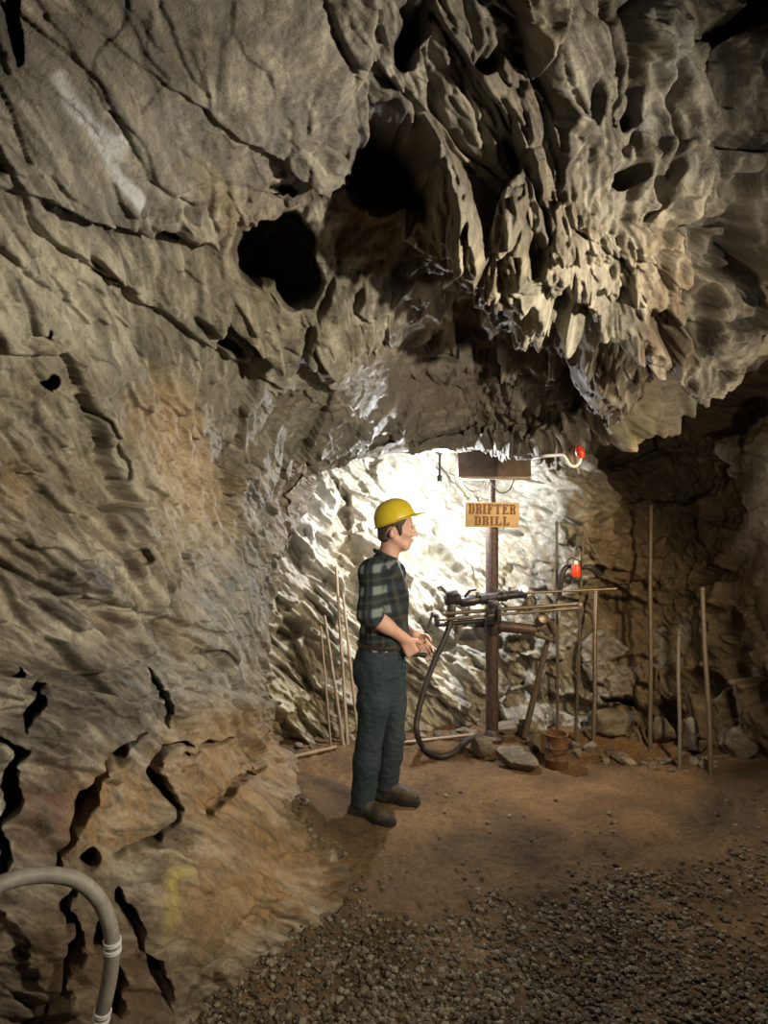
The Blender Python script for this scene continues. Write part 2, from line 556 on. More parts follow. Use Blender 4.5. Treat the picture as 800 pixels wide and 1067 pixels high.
att['stain_pale_and_lit'] = np.clip(.8 * blob(40, 320, 70, 80, 40) + .6 * blob(70, 260, 50, 30, 40) + .7 * blob(190, 520, 60, 70) + .8 * vein([(60, 560), (130, 600), (160, 625)], 9)
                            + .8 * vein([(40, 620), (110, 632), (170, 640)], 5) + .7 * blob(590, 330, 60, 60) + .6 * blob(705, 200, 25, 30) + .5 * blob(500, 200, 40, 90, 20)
                            + .5 * blob(760, 300, 30, 30) + .5 * blob(660, 260, 40, 80) + .6 * blob(690, 80, 14, 60, 5) + .5 * blob(770, 380, 40, 20, -30) + .9 * vein([(640, 462), (690, 440), (735, 414), (775, 384), (815, 358)], 9), 0, 1)  # mouth-edge blob and last vein paint its lamplit rim into the colour
att['stain_yellow'] = np.clip(.8 * blob(180, 940, 9, 30) + .6 * blob(185, 910, 12, 10) + .35 * blob(225, 205, 14, 40, -30) + .35 * blob(690, 460, 40, 20), 0, 1)
att['quartz'] = np.clip(vein([(64, 84), (80, 108), (100, 130), (122, 158)], 11) + vein([(110, 150), (122, 180), (146, 214)], 8) + vein([(118, 148), (130, 150)], 9)
                        + .8 * blob(594, 412, 7, 10) + .25 * vein([(670, -20), (690, 60), (670, 130)], 16), 0, 1)
att['grey_rock'] = np.clip(blob(190, 90, 230, 150) + blob(430, 440, 160, 50) + .8 * blob(100, 720, 100, 50) + .6 * blob(620, 90, 200, 130) + .7 * blob(780, 120, 60, 120), 0, 1)
att['olive_rock'] = np.clip(blob(270, 380, 150, 90, 30) + .8 * blob(60, 450, 80, 100) + .6 * blob(240, 640, 80, 100), 0, 1)

FA = grid_faces(nC + nR, nA)
if FLIP: FA = FA[:, ::-1]
fx = x[FA].mean(1); fy = y[FA].mean(1)
top = (fy < 560) & ((fy + 0.75 * (fx - 300)) < 262 + 0.0 * fx) | ((fx > 300) & (fy < 560)) & (fy < 480 + (fx - 330) * 0.2)
top = (fx > 345 - (fy - 480) * 0.0) & (fy < 600) | (fy + 0.40 * fx < 345)


def sub_mesh(name, mask, kindname):
    Fm = FA[mask]
    used, inv = np.unique(Fm.ravel(), return_inverse=True)
    me = np_mesh(name, Pd[used], inv.reshape(-1, 4))
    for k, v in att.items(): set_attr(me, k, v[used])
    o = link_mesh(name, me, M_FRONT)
    return o


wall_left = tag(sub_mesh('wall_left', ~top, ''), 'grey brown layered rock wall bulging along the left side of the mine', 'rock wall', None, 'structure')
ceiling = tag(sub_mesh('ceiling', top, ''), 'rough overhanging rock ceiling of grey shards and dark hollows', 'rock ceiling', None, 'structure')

# ================================================================== back wall and right wall
DEPTH_BACK = RBF([
    (120, 330, 5.2), (120, 600, 4.9), (120, 860, 4.7), (280, 420, 5.4), (280, 520, 5.25), (280, 650, 5.0), (280, 780, 4.80), (280, 870, 4.75),
    (340, 520, 5.38), (370, 640, 5.15), (400, 400, 5.7), (400, 480, 5.45), (400, 600, 5.28), (400, 770, 5.08), (400, 870, 5.0), (470, 530, 5.7), (500, 420, 5.9), (500, 500, 5.9), (470,485,5.85), (458,510,5.72),
    (500, 620, 5.38), (500, 765, 5.16), (500, 870, 5.1), (570, 480, 5.35), (580, 560, 5.12), (605, 530, 5.0), (622, 560, 4.98), (618,500,5.1), (600, 640, 5.2), (600, 768, 5.12), (600, 870, 5.05), (650, 440, 5.7), (650, 520, 5.55),
    (650, 620, 5.35), (650, 770, 5.06), (700, 470, 5.5), (700, 560, 5.4), (700, 700, 5.05), (700, 790, 4.75), (745, 430, 5.2), (750, 520, 5.2), (745, 620, 4.9), (745, 790, 4.55), (700, 870, 4.6),
    (800, 400, 4.7), (800, 480, 4.6), (790, 600, 4.35), (800, 700, 4.2), (800, 800, 4.35), (800, 900, 4.3), (900, 380, 3.7), (900, 600, 3.5), (900, 860, 3.6), (1000, 360, 3.0), (1000, 600, 2.9),
    (1000, 900, 3.0), (1200, 350, 2.1), (1200, 700, 2.1), (1200, 1000, 2.1), (650, 330, 5.9), (800, 330, 4.6)])
gx = np.linspace(120, 1250, int(1200 / STEP))
gy = np.linspace(300, 1150, int(860 / STEP))
PXb, PYb = np.meshgrid(gx, gy, indexing='xy')
Db = DEPTH_BACK(PXb, PYb)
Gb = np.stack([(PXb - 400) / FPX * Db, Db, CAMZ - (PYb - 533.5) / FPX * Db], -1)
Nb = grid_normals(Gb)
if Nb[100, 100] @ (np.array([0, 0, CAMZ]) - Gb[100, 100]) < 0: Nb = -Nb; flipb = True
else: flipb = False
Pf = Gb.reshape(-1, 3); x = PXb.ravel().astype(F32); y = PYb.ravel().astype(F32)
wx = x + 6 * gnoise(Pf * 6, 61) + 4 * gnoise(Pf * 16, 62)
wy = y + 6 * gnoise(Pf * 6, 63) + 4 * gnoise(Pf * 16, 64)
wj = sstep(-30, 40, (x - 560) + 0.45 * (y - 560) + 14 * gnoise(Pf * 2.5, 66))          # jumbled blocks to the right
h1, s1 = rock_relief(Pf, (0.72, 0.10, -0.66), (0.1, -1, 0.1), 6, 1.35, 2.1, 2.1, 1.2, (1.6, 5.5, 2.2), (3.6, 14.0, 6.0))
h2, s2 = rock_relief(Pf, (0.55, -0.2, -0.75), (-0.5, -0.85, 0.1), 9, 1.4, 1.2, 0.6, 0.9, (2.1, 3.6, 2.8), (6.0, 11.0, 8.0))
H = h1 * (1 - wj) + h2 * wj * (1 - 0.5 * sstep(730, 790, x))
feat = np.zeros(len(Pf))
for h in [(357, 545, 9, 34, 4, .16), (362, 575, 15, 20, 0, .16), (368, 610, 9, 25, -8, .14), (303, 655, 14, 12, 0, .15), (313, 552, 12, 4, 40, .08), (348, 505, 8, 6, 30, .08), (465, 590, 30, 7, 45, .12),
          (340, 605, 30, 4, 38, .08), (455, 560, 12, 5, 50, .08), (500, 668, 22, 9, 5, .14), (540, 672, 16, 9, 0, .12), (545, 730, 20, 12, 0, .14), (600, 735, 30, 9, 15, .16), (655, 745, 28, 14, 10, .18),
          (700, 745, 22, 14, 15, .18), (720, 710, 26, 16, 10, .2), (765, 690, 26, 14, 45, .18), (760, 655, 14, 30, -40, .12), (650, 630, 24, 6, 0, .12), (740, 600, 18, 9, 0, .14), (690, 500, 60, 25, 0, .15), (770, 425, 45, 22, -25, .25), (735, 490, 20, 12, 0, .15), (640, 480, 26, 16, 0, .2),
          (625, 595, 26, 5, 5, .07), (758, 735, 9, 24, -10, .15), (790, 720, 12, 14, 0, .12), (660, 690, 20, 6, 0, .08)]:
    feat = np.minimum(feat, hollow(*h))
for pts, w, dp in [([(622, 500), (626, 560), (620, 590)], 4, .05), ([(520, 540), (560, 600), (580, 640)], 3, .05), ([(430, 700), (470, 740)], 3, .06), ([(300, 690), (350, 740)], 3, .06), ([(290, 720), (330, 770)], 3, .05)]:
    feat = np.minimum(feat, crack(pts, w, dp))
Pd = Pf + Nb.reshape(-1, 3) * blur(H + feat, PXb.shape)[:, None]
att = {}
att['streak'] = 0.5 + 0.55 * (s1 * (1 - wj) + s2 * wj)
att['dark_rock_and_shade'] = np.clip(sstep(590, 670, x + 20 * gnoise(Pf * 3, 93)) * 0.9 + 0.3 * wj, 0, 1)  # shade of the recess right of the bulge, painted into the rock colour
att['stain_orange_and_lit'] = np.clip(.8 * blob(790, 590, 45, 60) + .3 * blob(440, 590, 20, 12) + .4 * blob(640, 600, 40, 60), 0, 1)  # first blob paints the side lamp's warm light on the right wall
att['stain_red'] = np.clip(.5 * blob(362, 560, 14, 45) + .4 * blob(760, 560, 40, 60) + .2 * blob(640, 560, 60, 80), 0, 1)
att['stain_pale_and_lit'] = np.clip(.8 * blob(400, 580, 150, 150) + .5 * blob(690, 605, 22, 18), 0, 1)  # wide blob adds painted lamplight to the pale alcove wall
att['stain_yellow'] = np.clip(.5 * blob(440, 580, 22, 10) + .35 * blob(300, 740, 40, 30) + .3 * blob(540, 690, 20, 30), 0, 1)
att['quartz'] = np.clip(.35 * blob(320, 530, 25, 60), 0, 1)
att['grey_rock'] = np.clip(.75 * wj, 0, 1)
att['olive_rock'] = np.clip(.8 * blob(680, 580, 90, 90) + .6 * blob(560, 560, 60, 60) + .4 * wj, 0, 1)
FA = grid_faces(*PXb.shape)
if flipb: FA = FA[:, ::-1]
fx = x[FA].mean(1)


def sub_back(name, mask):
    Fm = FA[mask]
    used, inv = np.unique(Fm.ravel(), return_inverse=True)
    me = np_mesh(name, Pd[used], inv.reshape(-1, 4))
    for k, v in att.items(): set_attr(me, k, v[used])
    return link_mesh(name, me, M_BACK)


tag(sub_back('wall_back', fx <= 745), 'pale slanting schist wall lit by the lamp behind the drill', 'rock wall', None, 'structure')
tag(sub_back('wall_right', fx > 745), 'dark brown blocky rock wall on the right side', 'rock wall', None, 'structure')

# ================================================================== floor
def floor_z(xx, yy):
    p = np.stack([xx, yy, np.zeros_like(xx)], -1).reshape(-1, 3)
    z = 0.045 * fbm(p * 0.9, 3, 81) + 0.012 * fbm(p * 5, 3, 83)
    z = z.reshape(xx.shape)
    z = z + 0.22 * np.exp(-(((xx + 0.46) / 0.20) ** 2 + ((yy - 3.35) / 0.65) ** 2))
    z = z + 0.05 * sstep(4.55, 5.1, yy) + 0.10 * sstep(1.7, 2.5, xx)
    return z


fx_ = np.linspace(-2.4, 3.4, int(620 / STEP)); fy_ = np.linspace(0.2, 6.2, int(640 / STEP))
XX, YY = np.meshgrid(fx_, fy_, indexing='xy')
ZZ = floor_z(XX, YY)
p3 = np.stack([XX, YY, ZZ], -1).reshape(-1, 3)
ZZ = ZZ + (0.014 * fbm(p3 * 22, 3, 85, 0.6) + 0.020 * np.maximum(0, fbm(p3 * 9, 3, 88))).reshape(ZZ.shape)
me = np_mesh('floor', np.stack([XX, YY, ZZ], -1).reshape(-1, 3), grid_faces(*XX.shape))
m, nt, b = new_mat('packed brown dirt')
co = coords(nt)
n1 = noise_n(nt, co, 2.2, 6, 0.6, 0.5); n2 = noise_n(nt, co, 45, 6, 0.75)
base = ramp(nt, n1, [(0.3, (0.07, 0.048, 0.03)), (0.5, (0.13, 0.083, 0.045)), (0.7, (0.21, 0.132, 0.064))])
sp = ramp(nt, n2, [(0.3, (0.5, 0.5, 0.5)), (0.5, (1, 1, 1)), (0.72, (1.4, 1.38, 1.3))])
nt.links.new(mixc(nt, 0.75, base, sp, 'MULTIPLY'), b.inputs['Base Color'])
b.inputs['Roughness'].default_value = 0.9
b.inputs['Specular IOR Level'].default_value = 0.2
bn = bump_n(nt, n2, 0.7, 0.012)
bn = bump_n(nt, noise_n(nt, co, 140, 4, 0.7), 0.5, 0.005, bn)
nt.links.new(bn, b.inputs['Normal'])
floor = tag(link_mesh('floor', me, m), 'packed brown dirt floor of the mine', 'floor', None, 'structure')


def fz(xv, yv):
    return float(floor_z(np.array([[xv]], float), np.array([[yv]], float))[0, 0])


# loose gravel: far too many stones to count
def stone_shape(seed, sub=1):
    bm = bmesh.new()
    bmesh.ops.create_icosphere(bm, subdivisions=sub, radius=1)
    r = np.random.default_rng(seed)
    dirs = r.normal(size=(9, 3)); dirs /= np.linalg.norm(dirs, axis=1, keepdims=True)
    off = r.uniform(0.62, 0.95, 9)
    for v in bm.verts:
        d = np.array(v.co); k = 1.0
        for dd, oo in zip(dirs, off):
            c = d @ dd
            if c > 1e-3: k = min(k, oo / c)
        v.co = Vector(d * k)
    V = np.array([v.co[:] for v in bm.verts]); F = np.array([[v.index for v in f.verts] for f in bm.faces])
    bm.free()
    return V, F


shapes = [stone_shape(100 + i) for i in range(10)]
VV, FF, SH = [], [], []
off = 0
nG = int(22000 / STEP)
cnt = 0
tries = 0
pts = []
r = np.random.default_rng(21)
gxs = r.uniform(-0.95, 2.6, 90000); gys = 1.75 + 2.3 * r.random(90000) ** 1.5
dn = fbm(np.stack([gxs, gys, 0 * gxs], -1) * 1.4, 3, 91)
keep = r.random(90000) < np.clip(sstep(3.45, 2.5, gys + 0.9 * dn + 0.06 * gxs) * 1.0, 0.012, 1)
keep &= np.hypot(gxs + 0.07, gys - 3.83) > 0.36
gxs, gys = gxs[keep][:nG], gys[keep][:nG]
gz = floor_z(gxs[None, :], gys[None, :])[0]
for i in range(len(gxs)):
    V, F = shapes[r.integers(10)]
    s = (0.005 + 0.011 * r.random() ** 2.2) * np.array([1.25, 1.0, 0.72])
    e = Matrix.Rotation(r.uniform(0, 6.28), 3, 'Z') @ Matrix.Rotation(r.normal() * 0.5, 3, 'X')
    VV.append((V * s) @ np.array(e).T + np.array([gxs[i], gys[i], gz[i] + 0.005 + 0.006 * r.random()]))
    FF.append(F + off); off += len(V)
    SH.append(np.full(len(V), r.random()))
me = np_mesh('gravel', np.concatenate(VV), np.concatenate(FF), False)
set_attr(me, 'shade', np.concatenate(SH))
m, nt, b = new_mat('grey gravel stone')
base = ramp(nt, attr_n(nt, 'shade'), [(0.0, (0.055, 0.044, 0.03)), (0.6, (0.12, 0.098, 0.068)), (1.0, (0.27, 0.235, 0.17))])
n2 = noise_n(nt, coords(nt), 120, 4, 0.7)
nt.links.new(mixc(nt, 0.6, base, ramp(nt, n2, [(0.3, (.6, .6, .6)), (.7, (1.2, 1.2, 1.2))]), 'MULTIPLY'), b.inputs['Base Color'])
b.inputs['Roughness'].default_value = 0.8
gravel = tag(link_mesh('gravel', me, m), 'loose grey brown gravel scattered over the near dirt floor', 'gravel', None, 'stuff')

# ================================================================== THINGS: mesh builder
class MB:
    def __init__(self): self.bm = bmesh.new()

    def tube(self, pts, r, n=12, caps=True, closed=False):
        pts = [Vector(p) for p in pts]
        rs = r if isinstance(r, (list, tuple)) else [r] * len(pts)
        rings = []
        up = None
        for i, p in enumerate(pts):
            if closed: t = pts[(i + 1) % len(pts)] - pts[i - 1]
            else: t = pts[min(i + 1, len(pts) - 1)] - pts[max(i - 1, 0)]
            t.normalize()
            if up is None: up = t.orthogonal().normalized()
            up = (up - t * up.dot(t)).normalized()
            s = t.cross(up)
            rings.append([self.bm.verts.new(p + (up * math.cos(2 * PI * k / n) + s * math.sin(2 * PI * k / n)) * rs[i]) for k in range(n)])
        m = len(rings)
        for i in range(m if closed else m - 1):
            a, b = rings[i], rings[(i + 1) % m]
            for k in range(n): self.bm.faces.new((a[k], a[(k + 1) % n], b[(k + 1) % n], b[k]))
        if caps and not closed:
            self.bm.faces.new(rings[0][::-1]); self.bm.faces.new(rings[-1])
        return self

    def box(self, c, size, rot=None, bevel=0.004):
        b2 = bmesh.new()
        bmesh.ops.create_cube(b2, size=1)
        for v in b2.verts: v.co = Vector((v.co.x * size[0], v.co.y * size[1], v.co.z * size[2]))
        if bevel: bmesh.ops.bevel(b2, geom=b2.edges[:], offset=bevel, segments=2, affect='EDGES', profile=0.5)
        R = rot.to_4x4() if rot is not None else Matrix.Identity(4)
        b2.transform(Matrix.Translation(Vector(c)) @ R)
        self._join(b2)
        return self

    def lathe(self, prof, origin, axis=(0, 0, 1), n=24):
        """prof: (radius, distance along the axis)"""
        q = Vector((0, 0, 1)).rotation_difference(Vector(axis).normalized()).to_matrix()
        o = Vector(origin)
        rings = []
        for r, h in prof:
            if r < 1e-6: rings.append([self.bm.verts.new(o + q @ Vector((0, 0, h)))])
            else: rings.append([self.bm.verts.new(o + q @ Vector((r * math.cos(2 * PI * k / n), r * math.sin(2 * PI * k / n), h))) for k in range(n)])
        for a, b in zip(rings[:-1], rings[1:]):
            for k in range(n):
                k2 = (k + 1) % n
                if len(a) == 1 and len(b) == 1: continue
                if len(a) == 1: self.bm.faces.new((a[0], b[k2], b[k]))
                elif len(b) == 1: self.bm.faces.new((a[k], a[k2], b[0]))
                else: self.bm.faces.new((a[k], a[k2], b[k2], b[k]))
        return self

    def _join(self, b2):
        me = bpy.data.meshes.new('tmp'); b2.to_mesh(me); b2.free()
        self.bm.from_mesh(me); bpy.data.meshes.remove(me)

    def build(self, name, mat, parent=None, base=None, smooth=True):
        """verts are in world space; base is the thing's origin"""
        root = parent
        while root is not None and root.parent is not None: root = root.parent
        o0 = Vector(root.location) if root is not None else (Vector(base) if base is not None else Vector((0, 0, 0)))
        for v in self.bm.verts: v.co -= o0
        bmesh.ops.recalc_face_normals(self.bm, faces=self.bm.faces[:])
        me = bpy.data.meshes.new(name)
        self.bm.to_mesh(me); self.bm.free()
        if smooth:
            me.polygons.foreach_set('use_smooth', [True] * len(me.polygons))
            try: me.set_sharp_from_angle(angle=math.radians(38))
            except Exception: pass
        o = link_mesh(name, me, mat, parent)
        if root is None: o.location = o0
        return o


def smooth_path(pts, k=8):
    """Catmull-Rom through the points"""
    P = [Vector(p) for p in pts]
    P = [P[0] * 2 - P[1]] + P + [P[-1] * 2 - P[-2]]
    out = []
    for i in range(1, len(P) - 2):
        for j in range(k):
            t = j / k
            a, b, c, d = P[i - 1:i + 3]
            out.append(0.5 * ((2 * b) + (c - a) * t + (2 * a - 5 * b + 4 * c - d) * t * t + (3 * b - a - 3 * c + d) * t ** 3))
    out.append(P[-2])
    return out


M_RUST = plain_mat('rusty dark iron', (0.115, 0.075, 0.062), 0.6, 0.45, 0.5, 45, 0.5, 0.003, (0.05, 0.036, 0.034))
M_IRON = plain_mat('oily dark iron', (0.075, 0.068, 0.072), 0.42, 0.7, 0.5, 60, 0.4, 0.002)
M_STEEL = plain_mat('worn brown steel', (0.22, 0.175, 0.13), 0.45, 0.55, 0.45, 70, 0.3, 0.002)
M_CHROME = plain_mat('bright steel band', (0.82, 0.83, 0.85), 0.3, 0.35, 0.05, 60, 0)
M_RODS = plain_mat('dusty drill steel', (0.135, 0.108, 0.082), 0.6, 0.15, 0.4, 40, 0.4, 0.002)
M_PALEROD = plain_mat('pale wooden pole', (0.33, 0.26, 0.19), 0.7, 0.0, 0.3, 30, 0.3, 0.002)
M_WOOD = plain_mat('old brown timber', (0.12, 0.085, 0.068), 0.75, 0.0, 0.4, 18, 0.5, 0.004)
M_SIGN = plain_mat('sign board wood', (0.56, 0.38, 0.19), 0.6, 0.0, 0.22, 14, 0.2, 0.001)
M_LETTER = plain_mat('carved brown lettering', (0.20, 0.085, 0.028), 0.7, 0.0, 0.2, 40, 0)
M_RUBBER = plain_mat('black rubber hose', (0.035, 0.033, 0.034), 0.55, 0.0, 0.4, 50, 0.3, 0.001)
M_GREYHOSE = plain_mat('dusty grey hose', (0.235, 0.215, 0.18), 0.6, 0.0, 0.35, 30, 0.4, 0.002)
M_RED = plain_mat('red enamel', (0.85, 0.075, 0.03), 0.35, 0.0, 0.15, 30, 0)
M_WHITE = plain_mat('white plastic', (0.85, 0.85, 0.82), 0.4, 0.0, 0.08, 30, 0)
M_CAN = plain_mat('rusted tin', (0.20, 0.10, 0.05), 0.75, 0.2, 0.5, 35, 0.5, 0.003, (0.085, 0.05, 0.032))
M_BULB = emit_mat('glowing bulb', (1.0, 0.95, 0.85), 60)

# ------------------------------------------------------------------ drill column
YC = 4.90
pb = at(512.5, 770, YC); zf = fz(pb.x, YC)
def C_(px, py, Y=YC): return at(px, py, Y)
xc = pb.x
col = empty('drill_post', (xc, YC, zf), 'tall rusty iron column post with a timber headboard and side arm', 'column')
MB().tube([(xc, YC, zf + 0.03), (xc, YC, C_(0, 530).z)], 0.046, 20).tube([(xc, YC, C_(0, 531).z), (xc, YC, C_(0, 527).z)], 0.052, 20).build('pole', M_RUST, col)
scr = MB().tube([(xc, YC, C_(0, 529).z), (xc, YC, C_(0, 497).z)], 0.024, 16)
zz = C_(0, 524).z
while zz < C_(0, 500).z:
    scr.lathe([(0.024, 0), (0.028, 0.004), (0.024, 0.008)], (xc, YC, zz), n=16); zz += 0.011
scr.build('jack_screw', M_RUST, col)
MB().lathe([(0, 0), (0.085, 0), (0.085, 0.02), (0.055, 0.035), (0.050, 0.07), (0.046, 0.075)], (xc, YC, zf + 0.005)).build('foot_plate', M_RUST, col)
hb = MB().box((xc + 0.005, YC, C_(0, 489).z + 0.03), (0.525, 0.17, 0.19), Matrix.Rotation(math.radians(-1), 3, 'Y'), 0.008)
hb.box((xc + 0.06, YC + 0.01, C_(0, 489).z + 0.21), (0.40, 0.16, 0.19), None, 0.012)
hb.build('headboard', M_WOOD, col)
MB().box((xc + 0.01, YC - 0.0, C_(0, 498.5).z), (0.50, 0.19, 0.018), None, 0.003).build('lit_edge_strip', M_PALEROD, col)  # pale strip standing in for the headboard's lamplit lower edge
MB().lathe([(0.047, -0.06), (0.066, -0.055), (0.07, -0.01), (0.07, 0.035), (0.060, 0.055), (0.047, 0.06)], (xc, YC, C_(0, 652).z)).box((xc - 0.085, YC, C_(0, 650).z), (0.09, 0.07, 0.05), None, 0.01).build('collar_clamp', M_IRON, col)
arm0 = Vector((xc + 0.05, YC - 0.01, C_(0, 652).z)); arm1 = C_(561, 657, YC - 0.05)
MB().tube([arm0, arm0.lerp(arm1, 0.96), arm1], [0.042, 0.038, 0.030], 16).build('side_arm', M_RUST, col)
kn = MB()
kn.box(C_(568, 653, YC - 0.06), (0.11, 0.10, 0.10), Matrix.Rotation(0.5, 3, 'Y'), 0.025)
kn.lathe([(0, -.04), (0.045, -.035), (0.05, 0.0), (0.04, 0.03), (0, 0.045)], C_(564, 645, YC - 0.09), (0.3, -1, 0.5), 14)
kn.tube([C_(573, 648, YC - 0.13), C_(579, 662, YC - 0.1)], 0.02, 10)
kn.tube([C_(556, 660, YC - 0.12), C_(575, 667, YC - 0.08)], 0.018, 10)
kn.build('arm_knuckle', M_STEEL, col)

strut_bottom = on_floor(546, 768, 0.06); strut_top = C_(570.5, 667, YC - 0.03)
sv = MB().tube([strut_bottom, strut_bottom.lerp(strut_top, .5), strut_top], [0.024, 0.022, 0.019], 12)
tag(sv.build('support_strut', M_RODS, None, strut_bottom), 'pale wooden strut slanting from the floor to the end of the column arm', 'pole')

# ------------------------------------------------------------------ rock drill on the column
YD = 4.79
rd0 = at(513, 640, YD)
drill = empty('rock_drill', rd0, 'dark iron drifter rock drill clamped across the column on two feed rails', 'drill')
def Dp(px, py, dy=0.0): return at(px, py, YD + dy)
ax = (Dp(549, 617.5) - Dp(478, 627.5)).normalized()
b0 = Dp(478, 627.5)
LB = (Dp(549, 617.5) - b0).length
bod = MB().lathe([(0, -0.0), (0.022, 0), (0.036, 0.012), (0.040, 0.03), (0.040, 0.11), (0.034, 0.12), (0.034, 0.15), (0.042, 0.155), (0.042, 0.20), (0.035, 0.205), (0.035, 0.30), (0.040, 0.305),
                   (0.040, 0.34), (0.031, 0.35), (0.031, LB - 0.06), (0.036, LB - 0.055), (0.036, LB - 0.02), (0.022, LB), (0, LB)], b0, ax, 20)
bod.build('drill_body', M_IRON, drill)
for a_, b_, r_ in (((497, 621), (497.5, 617), .014), ((520, 618), (520, 614), .012), ((531, 616), (531, 611.5), .012)):
    MB().tube([Dp(*a_, -.025), Dp(*b_, -.025)], r_, 10).build('oil_plug', M_STEEL, drill)
MB().lathe([(0, -0.03), (0.03, -0.028), (0.034, 0), (0.028, 0.022), (0, 0.03)], Dp(546, 614, -0.035), (0.2, -1, 0.3), 16).build('chuck_cap', M_CHROME, drill)
bh = MB().lathe([(0, -0.05), (0.03, -0.05), (0.044, -0.03), (0.046, 0.05), (0.030, 0.07)], Dp(470, 625), ax, 16)
bh.box(Dp(471, 619, -0.01), (0.09, 0.06, 0.05), Matrix.Rotation(-0.2, 3, 'Y'), 0.015)
bh.tube([Dp(466, 619), Dp(459, 611), Dp(455, 613)], 0.010, 10)
bh.build('back_head', M_IRON, drill)
MB().box(Dp(470, 636), (0.062, 0.07, 0.11), Matrix.Rotation(0.08, 3, 'Y'), 0.012).build('rear_bracket', M_IRON, drill)
rails = [((462, 639.5), (604, 629), 0.014, -0.03), ((455, 646), (604, 633.5), 0.010, -0.05)]
for (a, b_, r_, dy) in rails:
    MB().tube([Dp(*a, dy), Dp(*b_, dy)], r_, 12).build('feed_rail', M_STEEL, drill)
MB().tube([Dp(455, 651, 0.0), Dp(505, 646.5, 0.0)], 0.017, 12).build('feed_screw', M_IRON, drill)
MB().box(Dp(604, 632, -0.04), (0.035, 0.05, 0.055), None, 0.008).tube([Dp(603, 629, -0.04), Dp(607, 634, -0.04), Dp(606, 640, -0.04)], 0.010, 8).build('rail_end_block', M_STEEL, drill)
MB().box(Dp(455, 647, -0.02), (0.035, 0.09, 0.075), None, 0.008).build('rail_rear_block', M_IRON, drill)
MB().tube([Dp(456, 642, -0.05), Dp(449.5, 641, -0.07)], 0.013, 10).tube(smooth_path([Dp(450, 638, -0.08), Dp(449.5, 643, -0.08), Dp(446.5, 652, -0.09), Dp(444, 658, -0.1)], 4), 0.0095, 10).lathe([(0, -0.02), (0.012, -0.018), (0.013, 0.018), (0, 0.02)], Dp(444, 658, -0.1), (0, -1, 0.1), 10).build('crank_handle', M_IRON, drill)
cl = MB().box(Dp(513.5, 639, 0.01), (0.105, 0.13, 0.15), None, 0.018).box(Dp(513, 629, -0.01), (0.075, 0.11, 0.06), None, 0.012)
cl.tube([Dp(508, 634, -0.08), Dp(508, 646, -0.08)], 0.011, 8).tube([Dp(519, 634, -0.08), Dp(519, 646, -0.08)], 0.011, 8)
cl.build('saddle_clamp', M_IRON, drill)
MB().tube([Dp(545, 618), Dp(642, 613.5)], 0.0085, 10).build('drill_steel', M_STEEL, drill)
MB().tube([Dp(522, 628, -0.04), Dp(528, 632, -0.06)], 0.009, 8).build('latch', M_IRON, drill)
MB().tube([Dp(484, 622, -0.04), Dp(490, 615, -0.06), Dp(496, 614, -0.06)], 0.011, 8).build('throttle_lever', M_IRON, drill)

# ------------------------------------------------------------------ air hose
pth = [Dp(468.5, 640, 0.0), Dp(468, 652, -0.02), Dp(462, 668, -0.06), Dp(452, 690, -0.10), Dp(442, 718, -0.15), Dp(434.5, 748, -0.2), Dp(434.5, 765, -0.22)]
for px, py in ((440, 776), (450, 781.5), (462, 783), (476, 779), (487, 771)):
    p = on_floor(px, py, 0.06); p.z = fz(p.x, p.y) + 0.024
    pth.append(p)
e_ = pth[-1]
pth.append(Vector((e_.x + 0.10, e_.y + 0.06, fz(e_.x + .1, e_.y + .06) + 0.03)))
hose = MB().tube(smooth_path(pth, 8), 0.0205, 14).build('air_hose', M_RUBBER, None, pth[0])
tag(hose, 'black rubber air hose looping from the rear of the drill to the floor', 'hose')

# ------------------------------------------------------------------ sign
YS = YC - 0.075
s0 = at(484, 523.5, YS); s1 = at(540.5, 549.5, YS)
scx, scz = (s0.x + s1.x) / 2, (s0.z + s1.z) / 2
sw, sh = s1.x - s0.x, s0.z - s1.z
rotS = Matrix.Rotation(math.radians(1.0), 3, 'Y')
sign = empty('wooden_sign', (scx, YS, scz), 'small light wooden sign board reading DRIFTER DRILL on the column', 'sign')
MB().box((scx, YS, scz), (sw, 0.022, sh), rotS, 0.004).build('board', M_SIGN, sign)
GL = {'D': ['######.', '.##..##', '.##..##', '.##..##', '.##..##', '.##..##', '.##..##', '######.'],
      'R': ['######.', '.##..##', '.##..##', '.#####.', '.##.##.', '.##..##', '.##..##', '####.##'],
      'I': ['####', '.##.', '.##.', '.##.', '.##.', '.##.', '.##.', '####'],
      'F': ['#######', '.##...#', '.##.#..', '.####..', '.##.#..', '.##....', '.##....', '####...'],
      'T': ['########', '#..##..#', '...##...', '...##...', '...##...', '...##...', '...##...', '..####..'],
      'E': ['#######', '.##...#', '.##.#..', '.####..', '.##.#..', '.##....', '.##...#', '#######'],
      'L': ['####...', '.##....', '.##....', '.##....', '.##....', '.##...#', '.##..##', '#######']}


def lettering(text, cx_, cz_, width, height):
    gap = 1.6
    n = sum(len(GL[c][0]) for c in text) + gap * (len(text) - 1)
    u = width / n; vv = height / 8
    m = MB(); xk = -width / 2
    for c in text:
        g = GL[c]
        for r_, row in enumerate(g):
            k = 0
            while k < len(row):
                if row[k] == '#':
                    k1 = k
                    while k1 < len(row) and row[k1] == '#': k1 += 1
                    lx = xk + (k + k1) / 2 * u; lz = height / 2 - (r_ + 0.5) * vv
                    p = rotS @ Vector((cx_ + lx, -0.0125, cz_ + lz))
                    m.box(Vector((scx, YS, scz)) + p, ((k1 - k) * u, 0.006, vv * 1.02), rotS, 0)
                    k = k1
                else: k += 1
        xk += (len(g[0]) + gap) * u
    return m


